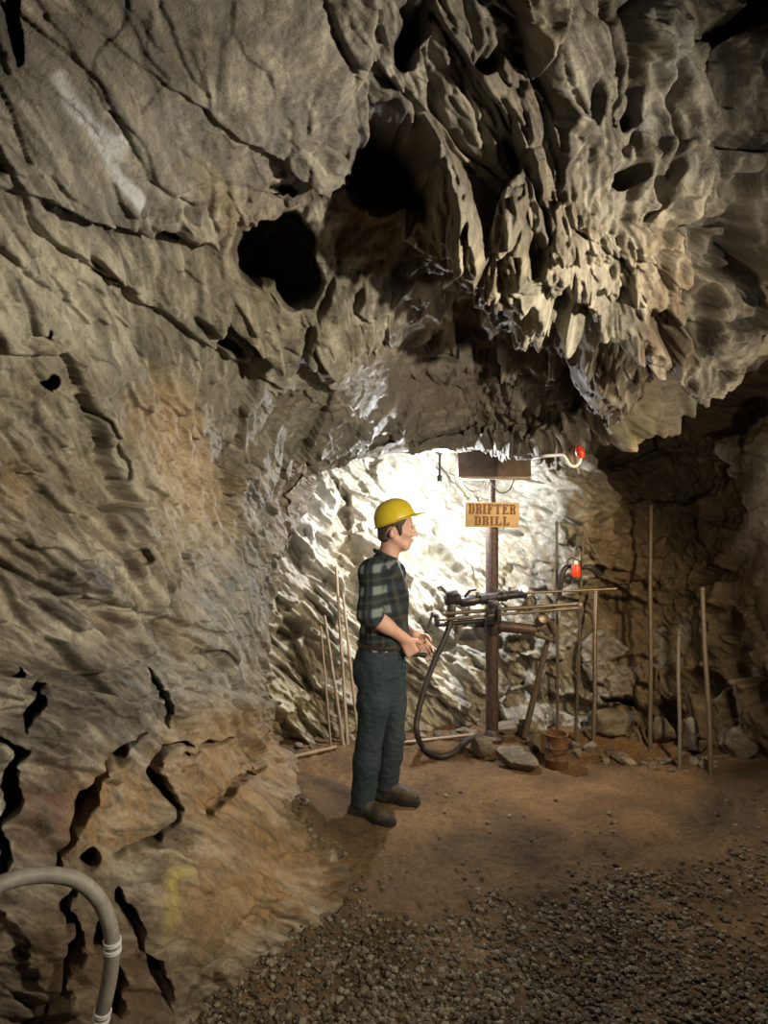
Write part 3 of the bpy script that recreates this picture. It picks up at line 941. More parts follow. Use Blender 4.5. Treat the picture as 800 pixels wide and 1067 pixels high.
lettering('DRIFTER', 0.0, sh * 0.23, sw * 0.86, sh * 0.40).build('lettering', M_LETTER, sign, smooth=False)
lettering('DRILL', 0.0, -sh * 0.24, sw * 0.64, sh * 0.36).build('lettering', M_LETTER, sign, smooth=False)

# wire that trails under the headboard
wp = smooth_path([C_(481, 497, 4.86), C_(483, 505, 4.88), C_(492, 512, 4.93), C_(503, 508, 4.9), C_(507, 500, 4.87), C_(512, 503, 4.85), C_(520, 513, 4.88), C_(530, 511, 4.9), C_(536, 499, 4.87)], 7)
tag(MB().tube(wp, 0.0045, 8).build('lamp_wire', M_RUBBER, None, wp[0]), 'thin dark wire looped under the headboard of the column', 'wire')

# alcove lamp
LAMP = at(458, 509, 4.90)
lp = empty('alcove_lamp', LAMP, 'glowing bulb in front of the pale wall, between the hard hat and the sign', 'lamp')
MB().lathe([(0, -0.032), (0.018, -0.026), (0.028, -0.008), (0.026, 0.012), (0.014, 0.032), (0.013, 0.045), (0, 0.045)], LAMP, (0, 0, 1), 16).build('bulb', M_BULB, lp)
MB().lathe([(0, 0.047), (0.017, 0.047), (0.019, 0.09), (0.008, 0.10), (0.005, 0.45)], LAMP, (0, 0, 1), 12).build('socket', M_RUBBER, lp)

# ------------------------------------------------------------------ rods standing against the walls
def wall_y(px, py): return float(DEPTH_BACK(np.array([px]), np.array([py]))[0])


RODS = [((580, 543), (580.5, 765), 0.0125, 'thin drill rod left of the red lantern, standing behind the end of the drill', M_RODS),
        ((608, 553), (599, 770), 0.0125, 'thin drill rod just right of the red lantern, leaning slightly', M_RODS),
        ((621, 614), (618, 772), 0.019, 'short pale drill rod standing below the tip of the drill steel', M_STEEL),
        ((678, 526), (677, 778), 0.0175, 'tallest drill rod, standing alone in the middle of the back wall', M_RODS),
        ((707, 658), (708, 798), 0.0155, 'short dark drill rod between the tallest rod and the slanting one', M_RODS),
        ((731.5, 612), (741, 806), 0.0185, 'slightly slanting drill rod nearest the right wall', M_RODS)]
for (a, b_, r_, lab, mt) in RODS:
    p1 = on_floor(b_[0], b_[1], 0.05); p1.z = fz(p1.x, p1.y) - 0.01
    yt = min(wall_y(*a) - 0.10, p1.y + 0.35)
    p0 = at(a[0], a[1], yt); r_ *= 0.85
    o = MB().tube([p1, p1.lerp(p0, .33) + Vector((.004, 0, 0)), p1.lerp(p0, .66) - Vector((.004, 0, 0)), p0], r_, 12).lathe([(r_, 0), (r_ * 1.35, .004), (r_ * 1.35, .02), (r_, .026)], p0 - (p0 - p1).normalized() * 0.03, (p0 - p1), 12)
    tag(o.build('drill_rod', mt, None, p1), lab, 'rod', 'drill rods along the back wall')
LRODS = [((350, 590), (362, 772), 0.0125, 'tallest pale pole leaning on the bright wall behind the man'),
         ((357, 618), (374, 766), 0.0115, 'pale pole leaning on the bright wall, nearest to the back of the man'),
         ((338, 641), (358, 774), 0.0115, 'shorter pale pole leaning on the bright wall, farthest from the man'),
         ((334, 652), (345, 776), 0.0075, 'thinnest short pole leaning on the bright wall beside the rock edge')]
for (a, b_, r_, lab) in LRODS:
    p1 = on_floor(b_[0], b_[1], 0.05); p1.z = fz(p1.x, p1.y) - 0.01; p1.y = min(p1.y, wall_y(b_[0], b_[1]) - 0.16)
    p0 = at(a[0], a[1], wall_y(*a) - 0.16)
    o = MB().tube([p1, p1.lerp(p0, .5), p0], [r_ * 1.1, r_, r_ * 0.9], 12)
    tag(o.build('leaning_pole', M_PALEROD, None, p1), lab, 'pole', 'poles leaning behind the man')
q0 = on_floor(296, 789, 0.05); q0.z = fz(q0.x, q0.y) + .014; q1 = on_floor(350, 777, 0.05); q1.z = fz(q1.x, q1.y) + .014
tag(MB().tube([q0, q1], 0.013, 10).build('floor_rod', M_PALEROD, None, q0), 'pale stick lying on the floor at the foot of the bright wall', 'stick')
q0 = on_floor(410, 772, 0.06); q0.z = fz(q0.x, q0.y) + .016; q1 = on_floor(494, 767, 0.06); q1.z = fz(q1.x, q1.y) + .03
tag(MB().tube([q0, q1], 0.015, 10).build('floor_pipe', M_STEEL, None, q0), 'thin pipe lying on the floor between the man and the column foot', 'pipe')

# ------------------------------------------------------------------ red lantern and black bracket
YL = 4.80
l0 = at(600, 594, YL)
lan = empty('lantern', l0, 'small red lantern with a white top hanging among the drill rods', 'lantern')
MB().lathe([(0, -0.052), (0.026, -0.05), (0.031, -0.04), (0.031, 0.025), (0.024, 0.038), (0, 0.04)], l0, n=18).build('body', M_RED, lan)
MB().lathe([(0, 0.04), (0.014, 0.04), (0.016, 0.055), (0.008, 0.068), (0, 0.07)], l0, n=14).build('cap', M_WHITE, lan)
MB().tube(smooth_path([l0 + Vector((-.03, 0, .0)), l0 + Vector((-.05, .05, .05)), l0 + Vector((0, .10, .08)), l0 + Vector((.05, .05, .05)), l0 + Vector((.03, 0, .0))], 6), 0.004, 8).build('handle', M_IRON, lan)
bp = smooth_path([at(594, 590, 4.86), at(589, 592, 4.84), at(585, 600, 4.83), at(583.5, 612, 4.83), at(582.5, 625, 4.84)], 6)
tag(MB().tube(bp, [0.012 + 0.010 * math.sin(PI * i / (len(bp) - 1)) for i in range(len(bp))], 10).build('black_bracket', M_RUBBER, None, bp[-1]), 'black curved bracket hanging left of the red lantern', 'bracket')
bp = smooth_path([at(607, 592, 4.86), at(613, 591, 4.86), at(619, 594, 4.88), at(627, 599, 4.92)], 6)
tag(MB().tube(bp, [0.010 + 0.012 * math.sin(PI * i / (len(bp) - 1)) for i in range(len(bp))], 10).build('black_bracket', M_RUBBER, None, bp[-1]), 'black bracket sticking out right of the red lantern', 'bracket')

# white cable loop and red fitting under the ceiling edge
YW = 3.78
cr = at(605, 472, YW)
cab = empty('cable_loop', cr, 'white cable loop with a red fitting hanging under the ceiling edge', 'cable')
MB().tube(smooth_path([at(556, 478, YW + .1), at(566, 475.5, YW), at(577, 474.5, YW), at(586, 474.5, YW), at(590, 479, YW), at(593, 484, YW), at(598, 486, YW), at(603, 482.5, YW), at(605, 476, YW)], 7), 0.0095, 10).build('cable', M_WHITE, cab)
MB().lathe([(0, -.032), (0.014, -.03), (0.026, -.005), (0.026, 0.015), (0.016, 0.04), (0, 0.045)], at(604.5, 472, YW), (-0.25, 0, 1), 14).build('red_fitting', M_RED, cab)

# ------------------------------------------------------------------ rusty can
cb = on_floor(579.5, 799, 0.0); cb.z = fz(cb.x, cb.y)
cb = on_floor(579.5, 799, cb.z); cb.z = fz(cb.x, cb.y) - 0.004
can = empty('tin_can', cb, 'rusty tall tin can standing on the dirt right of the column foot', 'can')
rc = 0.076
MB().lathe([(0, 0.0), (rc - .003, 0), (rc, .004), (rc, .06), (rc + .002, .064), (rc, .068), (rc, .14), (rc + .002, .144), (rc, .148), (rc, .218), (rc + .003, .222), (rc + .003, .228), (rc - .004, .228), (rc - .005, .02), (0, .018)], cb, n=32).build('body', M_CAN, can)
MB().tube([cb + Vector((rc * math.cos(k / 12 * PI) * 1.01, -rc * math.sin(k / 12 * PI) * 1.01 * .25 - rc * .9, .20 - 0.08 * math.sin(k / 12 * PI))) for k in range(13)], 0.003, 6).build('wire_bail', M_IRON, can)

# ------------------------------------------------------------------ rocks
M_ROCK = rock_mat('broken rock', (0.06, 0.052, 0.042), (0.16, 0.14, 0.11), (0.30, 0.27, 0.215), (0.22, 0.15, 0.085), (0.3, 0.4, 0.2), 0.7, False, 0.5)
for n in list(M_ROCK.node_tree.nodes):
    if n.bl_idname == 'ShaderNodeAttribute': n.attribute_name = 'streak'
M_ROCKPALE = rock_mat('pale broken rock', (0.09, 0.075, 0.055), (0.20, 0.17, 0.13), (0.31, 0.275, 0.22), (0.24, 0.17, 0.10), (0.3, 0.4, 0.2), 0.7, False, 0.4)


def rock(name, c, size, seed, mat, label, group=None, rz=0.0, tilt=0.0, sub=4):
    bm = bmesh.new()
    bmesh.ops.create_icosphere(bm, subdivisions=sub, radius=1)
    r = np.random.default_rng(seed)
    dirs = r.normal(size=(11, 3)) * np.array([1, 1, .9]); dirs /= np.linalg.norm(dirs, axis=1, keepdims=True)
    of = r.uniform(0.42, 0.80, 11)
    V = np.array([v.co[:] for v in bm.verts]); F = np.array([[v.index for v in f.verts] for f in bm.faces])
    bm.free()
    c_ = V @ dirs.T
    k = np.where(c_ > 1e-3, of / np.maximum(c_, 1e-3), 9).min(1)
    V = V * np.minimum(k, 1.0)[:, None]
    q = (V * np.array(size) + r.random(3) * 50)
    V = V * (1 + 0.03 * fbm(V * 2.5 + seed, 3, 7)[:, None])
    V = V * np.array(size)
    V += (V / (np.linalg.norm(V, axis=1, keepdims=True) + 1e-6)) * (0.006 * fbm(q * 16, 3, 3))[:, None]
    R_ = np.array(Matrix.Rotation(rz, 3, 'Z') @ Matrix.Rotation(tilt, 3, 'Y'))
    V = V @ R_.T
    zmin = V[:, 2].min()
    me = np_mesh(name, V, F, True)
    st = 0.5 + 0.5 * fbm((q @ R_.T) * np.array((4, 9, 22.0)), 4, 9, .6)
    set_attr(me, 'streak', st)
    me.set_sharp_from_angle(angle=math.radians(16))
    o = link_mesh(name, me, mat)
    o.location = (c[0], c[1], c[2] - zmin)
    tag(o, label, 'rock', group)
    return o


def rock_on(px, py, wpx, hpx, seed, mat, label, group=None, dz=-0.015, dep=0.8, tilt=0.0):
    p = on_floor(px, py, 0.05)
    k = p.y / FPX
    s = (wpx * k / 2 * 1.12, wpx * k / 2 * dep, hpx * k / 2 * 1.12)
    return rock('rock', (p.x, p.y + s[1] * 0.6, fz(p.x, p.y) + dz), s, seed, mat, label, group, random.uniform(-.5, .5), tilt)


rock_on(503, 786, 32, 26, 1, M_ROCK, 'dark block of rock at the left of the column foot')
rock_on(541, 797, 42, 26, 2, M_ROCK, 'large brown slab of rock in front of the column foot', tilt=0.2)
rock_on(557, 779, 18, 22, 3, M_ROCK, 'rock between the column foot and the tin can')
rock_on(486, 765, 22, 10, 4, M_ROCKPALE, 'flat pale slab resting beside the hose end at the column foot')
rock_on(529, 766, 30, 14, 5, M_ROCKPALE, 'pale rock behind the column foot')
rock_on(547, 767, 24, 18, 6, M_ROCK, 'rock under the foot of the slanting strut', tilt=-.3)
rock_on(772, 797, 40, 32, 8, M_ROCKPALE, 'pale pointed boulder at the foot of the right wall', dep=.7)
rock_on(806, 797, 24, 26, 9, M_ROCKPALE, 'pale boulder beside the pointed one, at the edge of the right wall')
rock_on(652, 788, 28, 12, 10, M_ROCKPALE, 'flat lit stone in the rubble left of the tallest rod')
rock_on(693, 776, 30, 32, 14, M_ROCK, 'dark block leaning on the wall between the tallest and the slanting rod', tilt=.3)
rock_on(728, 788, 36, 50, 15, M_ROCK, 'tall dark block leaning on the wall behind the slanting rod', tilt=-.3)
rock_on(640, 768, 46, 30, 16, M_ROCK, 'broad dark block at the wall foot behind the rubble')
GR = 'broken rubble stones along the foot of the back wall'
LB_ = 'small broken brown stone in the rubble row at the foot of the back wall'
rr_ = random.Random(4)
taken = [(652, 788, 16), (772, 797, 22), (798, 795, 14), (579, 795, 17)]
n_ = 0
for i in range(900):
    t = rr_.random()
    px = 592 + 166 * t + rr_.uniform(-4, 4)
    py = 778 + 24 * t + rr_.uniform(-6, 5)
    s = rr_.uniform(7, 17)
    if any(math.hypot(px - a, (py - b) * 2.2) < (s / 2 + c) * 0.98 for a, b, c in taken): continue
    taken.append((px, py, s / 2))
    rock_on(px, py, s, s * rr_.uniform(.5, .8), 40 + i, M_ROCK if rr_.random() < .6 else M_ROCKPALE, LB_, GR, -0.01)
    n_ += 1
    if n_ > 42: break
GR2 = 'small stones at the foot of the bright wall'
for i, (px, py, s) in enumerate([(303, 781, 10), (312, 778, 12), (324, 777, 8), (366, 772, 13), (384, 771, 9), (420, 770, 10), (438, 768, 12), (455, 767, 10), (472, 766, 12)]):
    rock_on(px, py, s, s * .65, 90 + i, M_ROCKPALE, 'small pale stone at the foot of the bright wall behind the man', GR2, -0.01)

# ------------------------------------------------------------------ foreground hose on the left
hp = [at(-60, 985, 1.42), at(-28, 940, 1.46), at(0, 921, 1.50), at(38, 912, 1.56), at(74, 915, 1.60), at(98, 931, 1.62), at(112, 956, 1.63), at(117, 985, 1.64), at(114, 1020, 1.65), at(106, 1058, 1.66), at(98, 1110, 1.68), at(86, 1180, 1.70)]
hpath = smooth_path(hp, 8)
fh = empty('pipe_hose', hp[6], 'grey hose arching out of the lower left rock, with silver bands', 'hose')
MB().tube(hpath, 0.0185, 16).build('hose', M_GREYHOSE, fh)
for i0 in (7, 9):
    for dk in (-0.010, 0.010):
        d_ = (hp[i0 + 1] - hp[i0 - 1]).normalized()
        MB().lathe([(0.0185, -.005), (0.0215, -.005), (0.0215, .005), (0.0185, .005)], hp[i0] + d_ * dk, d_, 20).build('hose_clamp', M_CHROME, fh)

# ================================================================== THE MAN
class Field:
    """signed distances on a grid, joined smoothly; meshed with surface nets"""
    def __init__(self, lo, hi, h):
        self.lo = np.array(lo, float); self.h = h
        self.n = np.ceil((np.array(hi) - self.lo) / h).astype(int) + 1
        self.d = np.full(self.n, 0.5, F32)

    def region(self, lo, hi):
        a = np.clip(np.floor((np.array(lo) - self.lo) / self.h).astype(int), 0, self.n - 1)
        b = np.clip(np.ceil((np.array(hi) - self.lo) / self.h).astype(int) + 1, 1, self.n)
        sl = tuple(slice(x, max(y, x + 1)) for x, y in zip(a, b))
        ax = [self.lo[i] + self.h * np.arange(sl[i].start, sl[i].stop) for i in range(3)]
        g = np.stack(np.meshgrid(*ax, indexing='ij'), -1)
        return sl, g

    def join(self, sl, d, k):
        a = self.d[sl]
        if k <= 0: self.d[sl] = np.minimum(a, d)
        else:
            t = np.clip(0.5 + 0.5 * (a - d) / k, 0, 1)
            self.d[sl] = a * (1 - t) + d * t - k * t * (1 - t)

    def cone(self, a, b, ra, rb, k=0.02, off=0.0, sq=None):
        a = np.array(a, float); b = np.array(b, float)
        m = max(ra, rb) + off + k + 0.05
        sl, g = self.region(np.minimum(a, b) - m, np.maximum(a, b) + m)
        ab = b - a
        t = np.clip(((g - a) @ ab) / (ab @ ab + 1e-12), 0, 1)
        v = g - a - t[..., None] * ab
        if sq is not None:
            v = v * np.array(sq)
        d = np.linalg.norm(v, axis=-1) - (ra + (rb - ra) * t) - off
        self.join(sl, d, k)

    def chain(self, pts, rs, k=0.02, off=0.0, sq=None):
        for i in range(len(pts) - 1): self.cone(pts[i], pts[i + 1], rs[i], rs[i + 1], k, off, sq)

    def ell(self, c, r, k=0.02, R_=None, off=0.0, sub=False):
        c = np.array(c, float); r = np.array(r, float) + off
        m = r.max() + k + 0.04
        sl, g = self.region(c - m, c + m)
        q = g - c
        if R_ is not None: q = q @ np.array(R_)
        q = q / r
        l = np.linalg.norm(q, axis=-1)
        d = (l - 1) * r.min() if r.min() / r.max() > 0.8 else l * (l - 1) / (np.linalg.norm(q / r, axis=-1) + 1e-6)
        if sub:
            a = self.d[sl]; t = np.clip(0.5 - 0.5 * (a + d) / max(k, 1e-4), 0, 1)
            self.d[sl] = a * (1 - t) - d * t + k * t * (1 - t)
        else: self.join(sl, d, k)

    def loft(self, st, k=0.02, off=0.0, p=2.3):
        """stations (cx, cy, z, half width x, half width y) from low to high"""
        st = np.array(st, float)
        m = st[:, 3:].max() + off + k + 0.03
        sl, g = self.region((st[:, 0].min() - m, st[:, 1].min() - m, st[0, 2] - 0.05), (st[:, 0].max() + m, st[:, 1].max() + m, st[-1, 2] + 0.05))
        z = g[0, 0, :, 2]
        zc = np.clip(z, st[0, 2], st[-1, 2])

        def ip(i):
            return smooth_interp(st[:, 2], st[:, i], zc)[None, None, :]
        cx, cy, ax_, ay = ip(0), ip(1), ip(3) + off, ip(4) + off
        u = np.abs((g[..., 0] - cx) / ax_); v = np.abs((g[..., 1] - cy) / ay)
        l = (u ** p + v ** p) ** (1 / p)
        d = (l - 1) * np.minimum(ax_, ay)
        dz = np.maximum(st[0, 2] - off - g[..., 2], g[..., 2] - st[-1, 2] - off)
        d = np.maximum(d, dz)
        self.join(sl, d, k)

    def cut(self, fn):
        """keep the part where fn(points) < 0"""
        for i0 in range(0, self.n[0], 32):
            s = slice(i0, min(i0 + 32, self.n[0]))
            ax = [self.lo[0] + self.h * np.arange(s.start, s.stop), self.lo[1] + self.h * np.arange(self.n[1]), self.lo[2] + self.h * np.arange(self.n[2])]
            g = np.stack(np.meshgrid(*ax, indexing='ij'), -1)
            self.d[s] = np.maximum(self.d[s], fn(g))

    def rough(self, amp, scale, seed, aniso=(1, 1, 1)):
        m = np.abs(self.d) < amp * 3 + self.h * 2
        idx = np.argwhere(m)
        p = self.lo + idx * self.h
        self.d[m] += (amp * fbm(p * np.array(aniso) * scale, 3, seed)).astype(F32)

    def mesh(self, smooth=2):
        d = self.d
        s = d < 0
        c = s[:-1, :-1, :-1].astype(np.int8)
        tot = sum(s[i:s.shape[0] - 1 + i, j:s.shape[1] - 1 + j, k_:s.shape[2] - 1 + k_].astype(np.int8) for i in (0, 1) for j in (0, 1) for k_ in (0, 1))
        act = (tot > 0) & (tot < 8)
        ids = np.full(act.shape, -1, np.int64)
        idx = np.argwhere(act)
        ids[act] = np.arange(len(idx))
        acc = np.zeros((len(idx), 3)); cnt = np.zeros(len(idx))
        corner = {}
        for i in (0, 1):
            for j in (0, 1):
                for k_ in (0, 1):
                    corner[(i, j, k_)] = d[idx[:, 0] + i, idx[:, 1] + j, idx[:, 2] + k_]
        ks = list(corner)
        for a in ks:
            for ax_ in range(3):
                if a[ax_] == 0:
                    b = list(a); b[ax_] = 1; b = tuple(b)
                    da, db = corner[a], corner[b]
                    m = (da < 0) != (db < 0)
                    t = np.where(m, da / np.where(m, da - db, 1), 0)
                    pt = np.tile(np.array(a, float), (len(idx), 1)); pt[:, ax_] = t
                    acc[m] += pt[m]; cnt[m] += 1
        V = self.lo + self.h * (idx + acc / cnt[:, None])
        Q = []
        for ax_ in range(3):
            o1, o2 = [(1, 2), (2, 0), (0, 1)][ax_]
            sa = [slice(None)] * 3; sb = [slice(None)] * 3
            sa[ax_] = slice(0, -1); sb[ax_] = slice(1, None)
            ch = s[tuple(sa)] != s[tuple(sb)]
            e = np.argwhere(ch)
            ok = (e[:, o1] > 0) & (e[:, o2] > 0) & (e[:, o1] < act.shape[o1]) & (e[:, o2] < act.shape[o2])
            e = e[ok]
            ins = s[tuple(e.T)]
            q = []
            for a, b in ((0, 0), (1, 0), (1, 1), (0, 1)):
                w_ = e.copy(); w_[:, o1] -= a; w_[:, o2] -= b
                q.append(ids[tuple(w_.T)])
            q = np.stack(q, 1)
            q[~ins] = q[~ins][:, ::-1]
            Q.append(q)
        F_ = np.concatenate(Q)
        F_ = F_[(F_ >= 0).all(1)][:, ::-1]
        for _ in range(smooth):                     # a little Laplacian smoothing
            S = np.zeros_like(V); n_ = np.zeros(len(V))
            for a in range(4):
                np.add.at(S, F_[:, a], V[F_[:, (a + 1) % 4]]); np.add.at(S, F_[:, a], V[F_[:, (a + 3) % 4]])
                np.add.at(n_, F_[:, a], 2)
            V = V * 0.5 + 0.5 * S / np.maximum(n_, 1)[:, None]
        return V, F_


def smooth_interp(x, y, q):
    """monotone-ish cubic through the stations"""
    m = np.gradient(y, x)
    i = np.clip(np.searchsorted(x, q) - 1, 0, len(x) - 2)
    h = x[i + 1] - x[i]; t = (q - x[i]) / h
    return (2 * t ** 3 - 3 * t ** 2 + 1) * y[i] + (t ** 3 - 2 * t ** 2 + t) * h * m[i] + (-2 * t ** 3 + 3 * t ** 2) * y[i + 1] + (t ** 3 - t ** 2) * h * m[i + 1]


YM = 3.83
foot = at(388, 850, YM)
FZ = fz(-0.06, YM)
man = empty('person', (at(392, 850, YM).x, YM, FZ), 'person in a yellow hard hat and dark plaid shirt standing sideways on the dirt floor', 'person')
MO = np.array(man.location)


def J(px, py, dy=0.0):
    """joint from the photograph, at YM + dy"""
    return np.array(at(px, py, YM + dy))


def man_mesh(name, f, mat, parent, smooth=2):
    V, F_ = f.mesh(smooth)
    return link_mesh(name, np_mesh(name, V - MO, F_, True), mat, parent)


K = YM / FPX
lo = np.array([J(355, 0).item(0), YM - 0.36, FZ - 0.02]); hi = np.array([J(452, 0).item(0), YM + 0.36, 1.80])
z_ = lambda py: CAMZ - (py - 533.5) * K
x_ = lambda px: (px - 400) * K
# joints
hipR, kneeR, ankR = J(393, 694, -.09), J(385.5, 769, -.085), J(377.5, 838, -.10)
hipL, kneeL, ankL = J(405, 694, .09), J(408.5, 767, .10), J(402.5, 826, .13)
ankR[2] = FZ + 0.095; ankL[2] = FZ + 0.095
shR, elR, wrR = J(389, 597, -.175), J(385.5, 640, -.235), J(421, 665.5, -.155)
shL, elL, wrL = J(408, 597, .18), J(410, 643, .24), J(432, 661, .05)
torso = [(x_(397), YM, z_(700), .118, .165), (x_(396.5), YM, z_(685), .130, .175), (x_(399), YM, z_(668), .126, .160), (x_(400.5), YM, z_(650), .124, .155), (x_(400.5), YM, z_(630), .126, .168),
         (x_(399.5), YM, z_(610), .122, .185), (x_(398.5), YM, z_(597), .104, .180), (x_(399.5), YM, z_(588), .080, .130), (x_(401.5), YM, z_(581), .058, .075)]


def arm_field(f, off=0.0):
    f.chain([shR, elR, wrR], [.058, .046, .030], .02, off)
    f.ell(shR, (.062, .056, .066), .03, None, off)
    f.cone(elR + .15 * (wrR - elR), elR + .5 * (wrR - elR), .047, .040, .02, off)
    f.chain([shL, elL, wrL], [.058, .046, .030], .02, off)
    f.ell(shL, (.062, .056, .066), .03, None, off)


def leg_field(f, off=0.0, flare=0.0):
    for h_, kn_, an in ((hipR, kneeR, ankR), (hipL, kneeL, ankL)):
        f.chain([h_, h_ + .5 * (kn_ - h_), kn_], [.096, .083, .063], .03, off)
        f.chain([kn_, kn_ + .38 * (an - kn_), an], [.062, .060 + flare * .3, .043 + flare], .02, off)
        f.cone(kn_ + .15 * (an - kn_) + np.array([-.012, 0, 0]), kn_ + .5 * (an - kn_) + np.array([-.012, 0, 0]), .050, .048, .03, off)
    f.ell((x_(388), YM - .08, z_(697)), (.095, .088, .10), .04, None, off)
    f.ell((x_(388), YM + .08, z_(697)), (.095, .088, .10), .04, None, off)


# ---- body: one continuous figure
B_ = Field(lo, hi, 0.0045)
B_.loft(torso, .02)
arm_field(B_)
leg_field(B_)
for an, fwd in ((ankR, np.array([.90, -.42, 0])), (ankL, np.array([.97, -.22, 0]))):
    B_.cone(an, an + np.array([-.015, 0, -.055]), .040, .034, .02)
    B_.cone(an + np.array([0, 0, -.055]), an + fwd * .15 + np.array([0, 0, -.07]), .036, .024, .02)
# neck and head (facing +x)
hc = np.array([x_(413.2), YM, z_(549)])                     # middle of the skull
B_.cone((x_(403), YM, z_(586)), (x_(408), YM, z_(563)), .060, .056, .02, 0, None)
B_.ell(hc + np.array([-.006, 0, .012]), (.098, .077, .104), .01)
B_.ell(hc + np.array([.020, 0, -.062]), (.066, .058, .074), .03)            # face and jaw
B_.cone(hc + np.array([.052, -.022, -.112]), hc + np.array([.052, .022, -.112]), .022, .022, .025)    # chin
B_.cone(hc + np.array([-.015, -.058, -.062]), hc + np.array([.045, -.030, -.110]), .014, .016, .02)   # jaw line
B_.cone(hc + np.array([-.015, .058, -.062]), hc + np.array([.045, .030, -.110]), .014, .016, .02)
B_.cone(hc + np.array([.083, -.032, .006]), hc + np.array([.083, .032, .006]), .012, .012, .016)      # brow
B_.cone(hc + np.array([.088, 0, -.006]), hc + np.array([.113, 0, -.042]), .008, .0125, .012)          # nose
B_.ell(hc + np.array([.096, -.010, -.046]), (.012, .008, .008), .008)
B_.ell(hc + np.array([.096, .010, -.046]), (.012, .008, .008), .008)
B_.ell(hc + np.array([.062, -.042, -.038]), (.022, .020, .020), .02)        # cheek bones
B_.ell(hc + np.array([.062, .042, -.038]), (.022, .020, .020), .02)
B_.ell(hc + np.array([.083, -.031, -.013]), (.014, .014, .010), .008, None, 0, True)   # eye sockets
B_.ell(hc + np.array([.083, .031, -.013]), (.014, .014, .010), .008, None, 0, True)
B_.cone(hc + np.array([.089, -.018, -.072]), hc + np.array([.089, .018, -.072]), .0065, .0065, .006)  # lips
B_.cone(hc + np.array([.086, -.016, -.084]), hc + np.array([.086, .016, -.084]), .007, .007, .006)
for s_ in (-1, 1):                                                          # ears
    e0 = hc + np.array([-.022, s_ * .077, -.030])
    B_.ell(e0, (.020, .010, .032), .008, Matrix.Rotation(.25, 3, 'Y'))
    B_.ell(e0 + np.array([.004, s_ * .010, .002]), (.010, .007, .016), .004, None, 0, True)


def hand(f, w, fwd, lat, nrm, curl, spread=.012, thumb=(.5, .6, .55), scale=1.0):
    """wrist, direction of the fingers, direction towards the thumb, palm normal; curl: bend of each joint (rad)"""
    u = lambda v: np.array(v, float) / np.linalg.norm(v)
    fwd = u(fwd); lat = np.array(lat, float); lat = u(lat - fwd * (lat @ fwd)); nr = np.cross(fwd, lat); nr = nr if nr @ np.array(nrm) > 0 else -nr
    s = scale
    k0 = w + fwd * .092 * s
    for o in (-.028, -.010, .010, .027):
        f.cone(w + fwd * .012 + lat * o * .7, k0 + lat * o, .0155 * s, .0125 * s, .012)
    for o, L, r_ in ((.030, .072, .0092), (.010, .080, .0095), (-.010, .075, .0090), (-.029, .060, .0080)):
        p = k0 + lat * o; d = fwd.copy(); ang = 0
        segs = [L * .44, L * .31, L * .25]
        for i, (sg, c) in enumerate(zip(segs, curl)):
            ang += c
            d = fwd * math.cos(ang) + nr * math.sin(ang)
            q = p + d * sg * s
            f.cone(p, q, r_ * (1 - .08 * i), r_ * (1 - .08 * (i + 1)), .003)
            p = q
    t0 = w + fwd * .030 * s + lat * .026 * s
    d1 = u(fwd * thumb[0] + lat * thumb[1] + nr * thumb[2])
    t1 = t0 + d1 * .045 * s
    d2 = u(fwd * (thumb[0] + .35) + lat * (thumb[1] - .35) + nr * (thumb[2] + .25))
    t2 = t1 + d2 * .032 * s
    d3 = u(fwd * (thumb[0] + .2) + lat * (thumb[1] - .6) + nr * (thumb[2] + .3))
    t3 = t2 + d3 * .026 * s
    f.cone(t0, t1, .0165 * s, .0115 * s, .012); f.cone(t1, t2, .0112 * s, .0100 * s, .003); f.cone(t2, t3, .0100 * s, .0085 * s, .003)
    return k0, fwd, lat, nr


hk = hand(B_, wrR, (.50, .10, -.86), (.86, .05, .50), (0, 1, 0), (.95, 1.15, .8))
hand(B_, wrL, (.60, -.25, -.72), (.72, -.1, .6), (-.2, -1, 0), (.35, .45, .35))
m, nt, b = new_mat('light skin')
n1 = noise_n(nt, coords(nt), 9, 5, .6)
nt.links.new(ramp(nt, n1, [(.35, (.50, .27, .20)), (.65, (.66, .40, .31))]), b.inputs['Base Color'])
b.inputs['Roughness'].default_value = .5
b.inputs['Subsurface Weight'].default_value = .08
b.inputs['Subsurface Radius'].default_value = (.01, .004, .002)
M_SKIN = m
body = man_mesh('body', B_, M_SKIN, man, 1)

# ---- eyes, brows and mouth
M_EYE = plain_mat('eye white', (.80, .78, .74), .2, 0, .05, 20, 0)
M_IRIS = plain_mat('dark iris', (.05, .035, .025), .2, 0, .05, 20, 0)
M_LIP = plain_mat('lip', (.48, .19, .17), .5, 0, .1, 60, 0)
M_HAIR = plain_mat('dark brown hair', (.06, .040, .028), .6, 0, .5, 160, .6, .003)
for s_ in (-1, 1):
    e0 = Vector(hc + np.array([.0735, s_ * .031, -.013]))
    e = MB().lathe([(0, -.0105), (.0075, -.0075), (.0105, 0), (.0075, .0075), (0, .0105)], e0, (1, s_ * .25, 0), 14).build('eye', M_EYE, man)
    ed = Vector((1, s_ * .25, 0)).normalized()
    MB().lathe([(0, .0112), (.0045, .0108), (.0062, .0090)], e0, ed, 12).build('iris', M_IRIS, e)
    MB().tube([hc + np.array([.092, s_ * .014, .004]), hc + np.array([.093, s_ * .030, .009]), hc + np.array([.082, s_ * .046, .004])], [.003, .0042, .002], 8).build('eyebrow', M_HAIR, man)
MB().tube([hc + np.array([.083, -.024, -.078]), hc + np.array([.094, -.010, -.077]), hc + np.array([.0965, 0, -.078]), hc + np.array([.094, .010, -.077]), hc + np.array([.083, .024, -.078])], [.002, .004, .0042, .004, .002], 8).build('mouth', M_LIP, man)

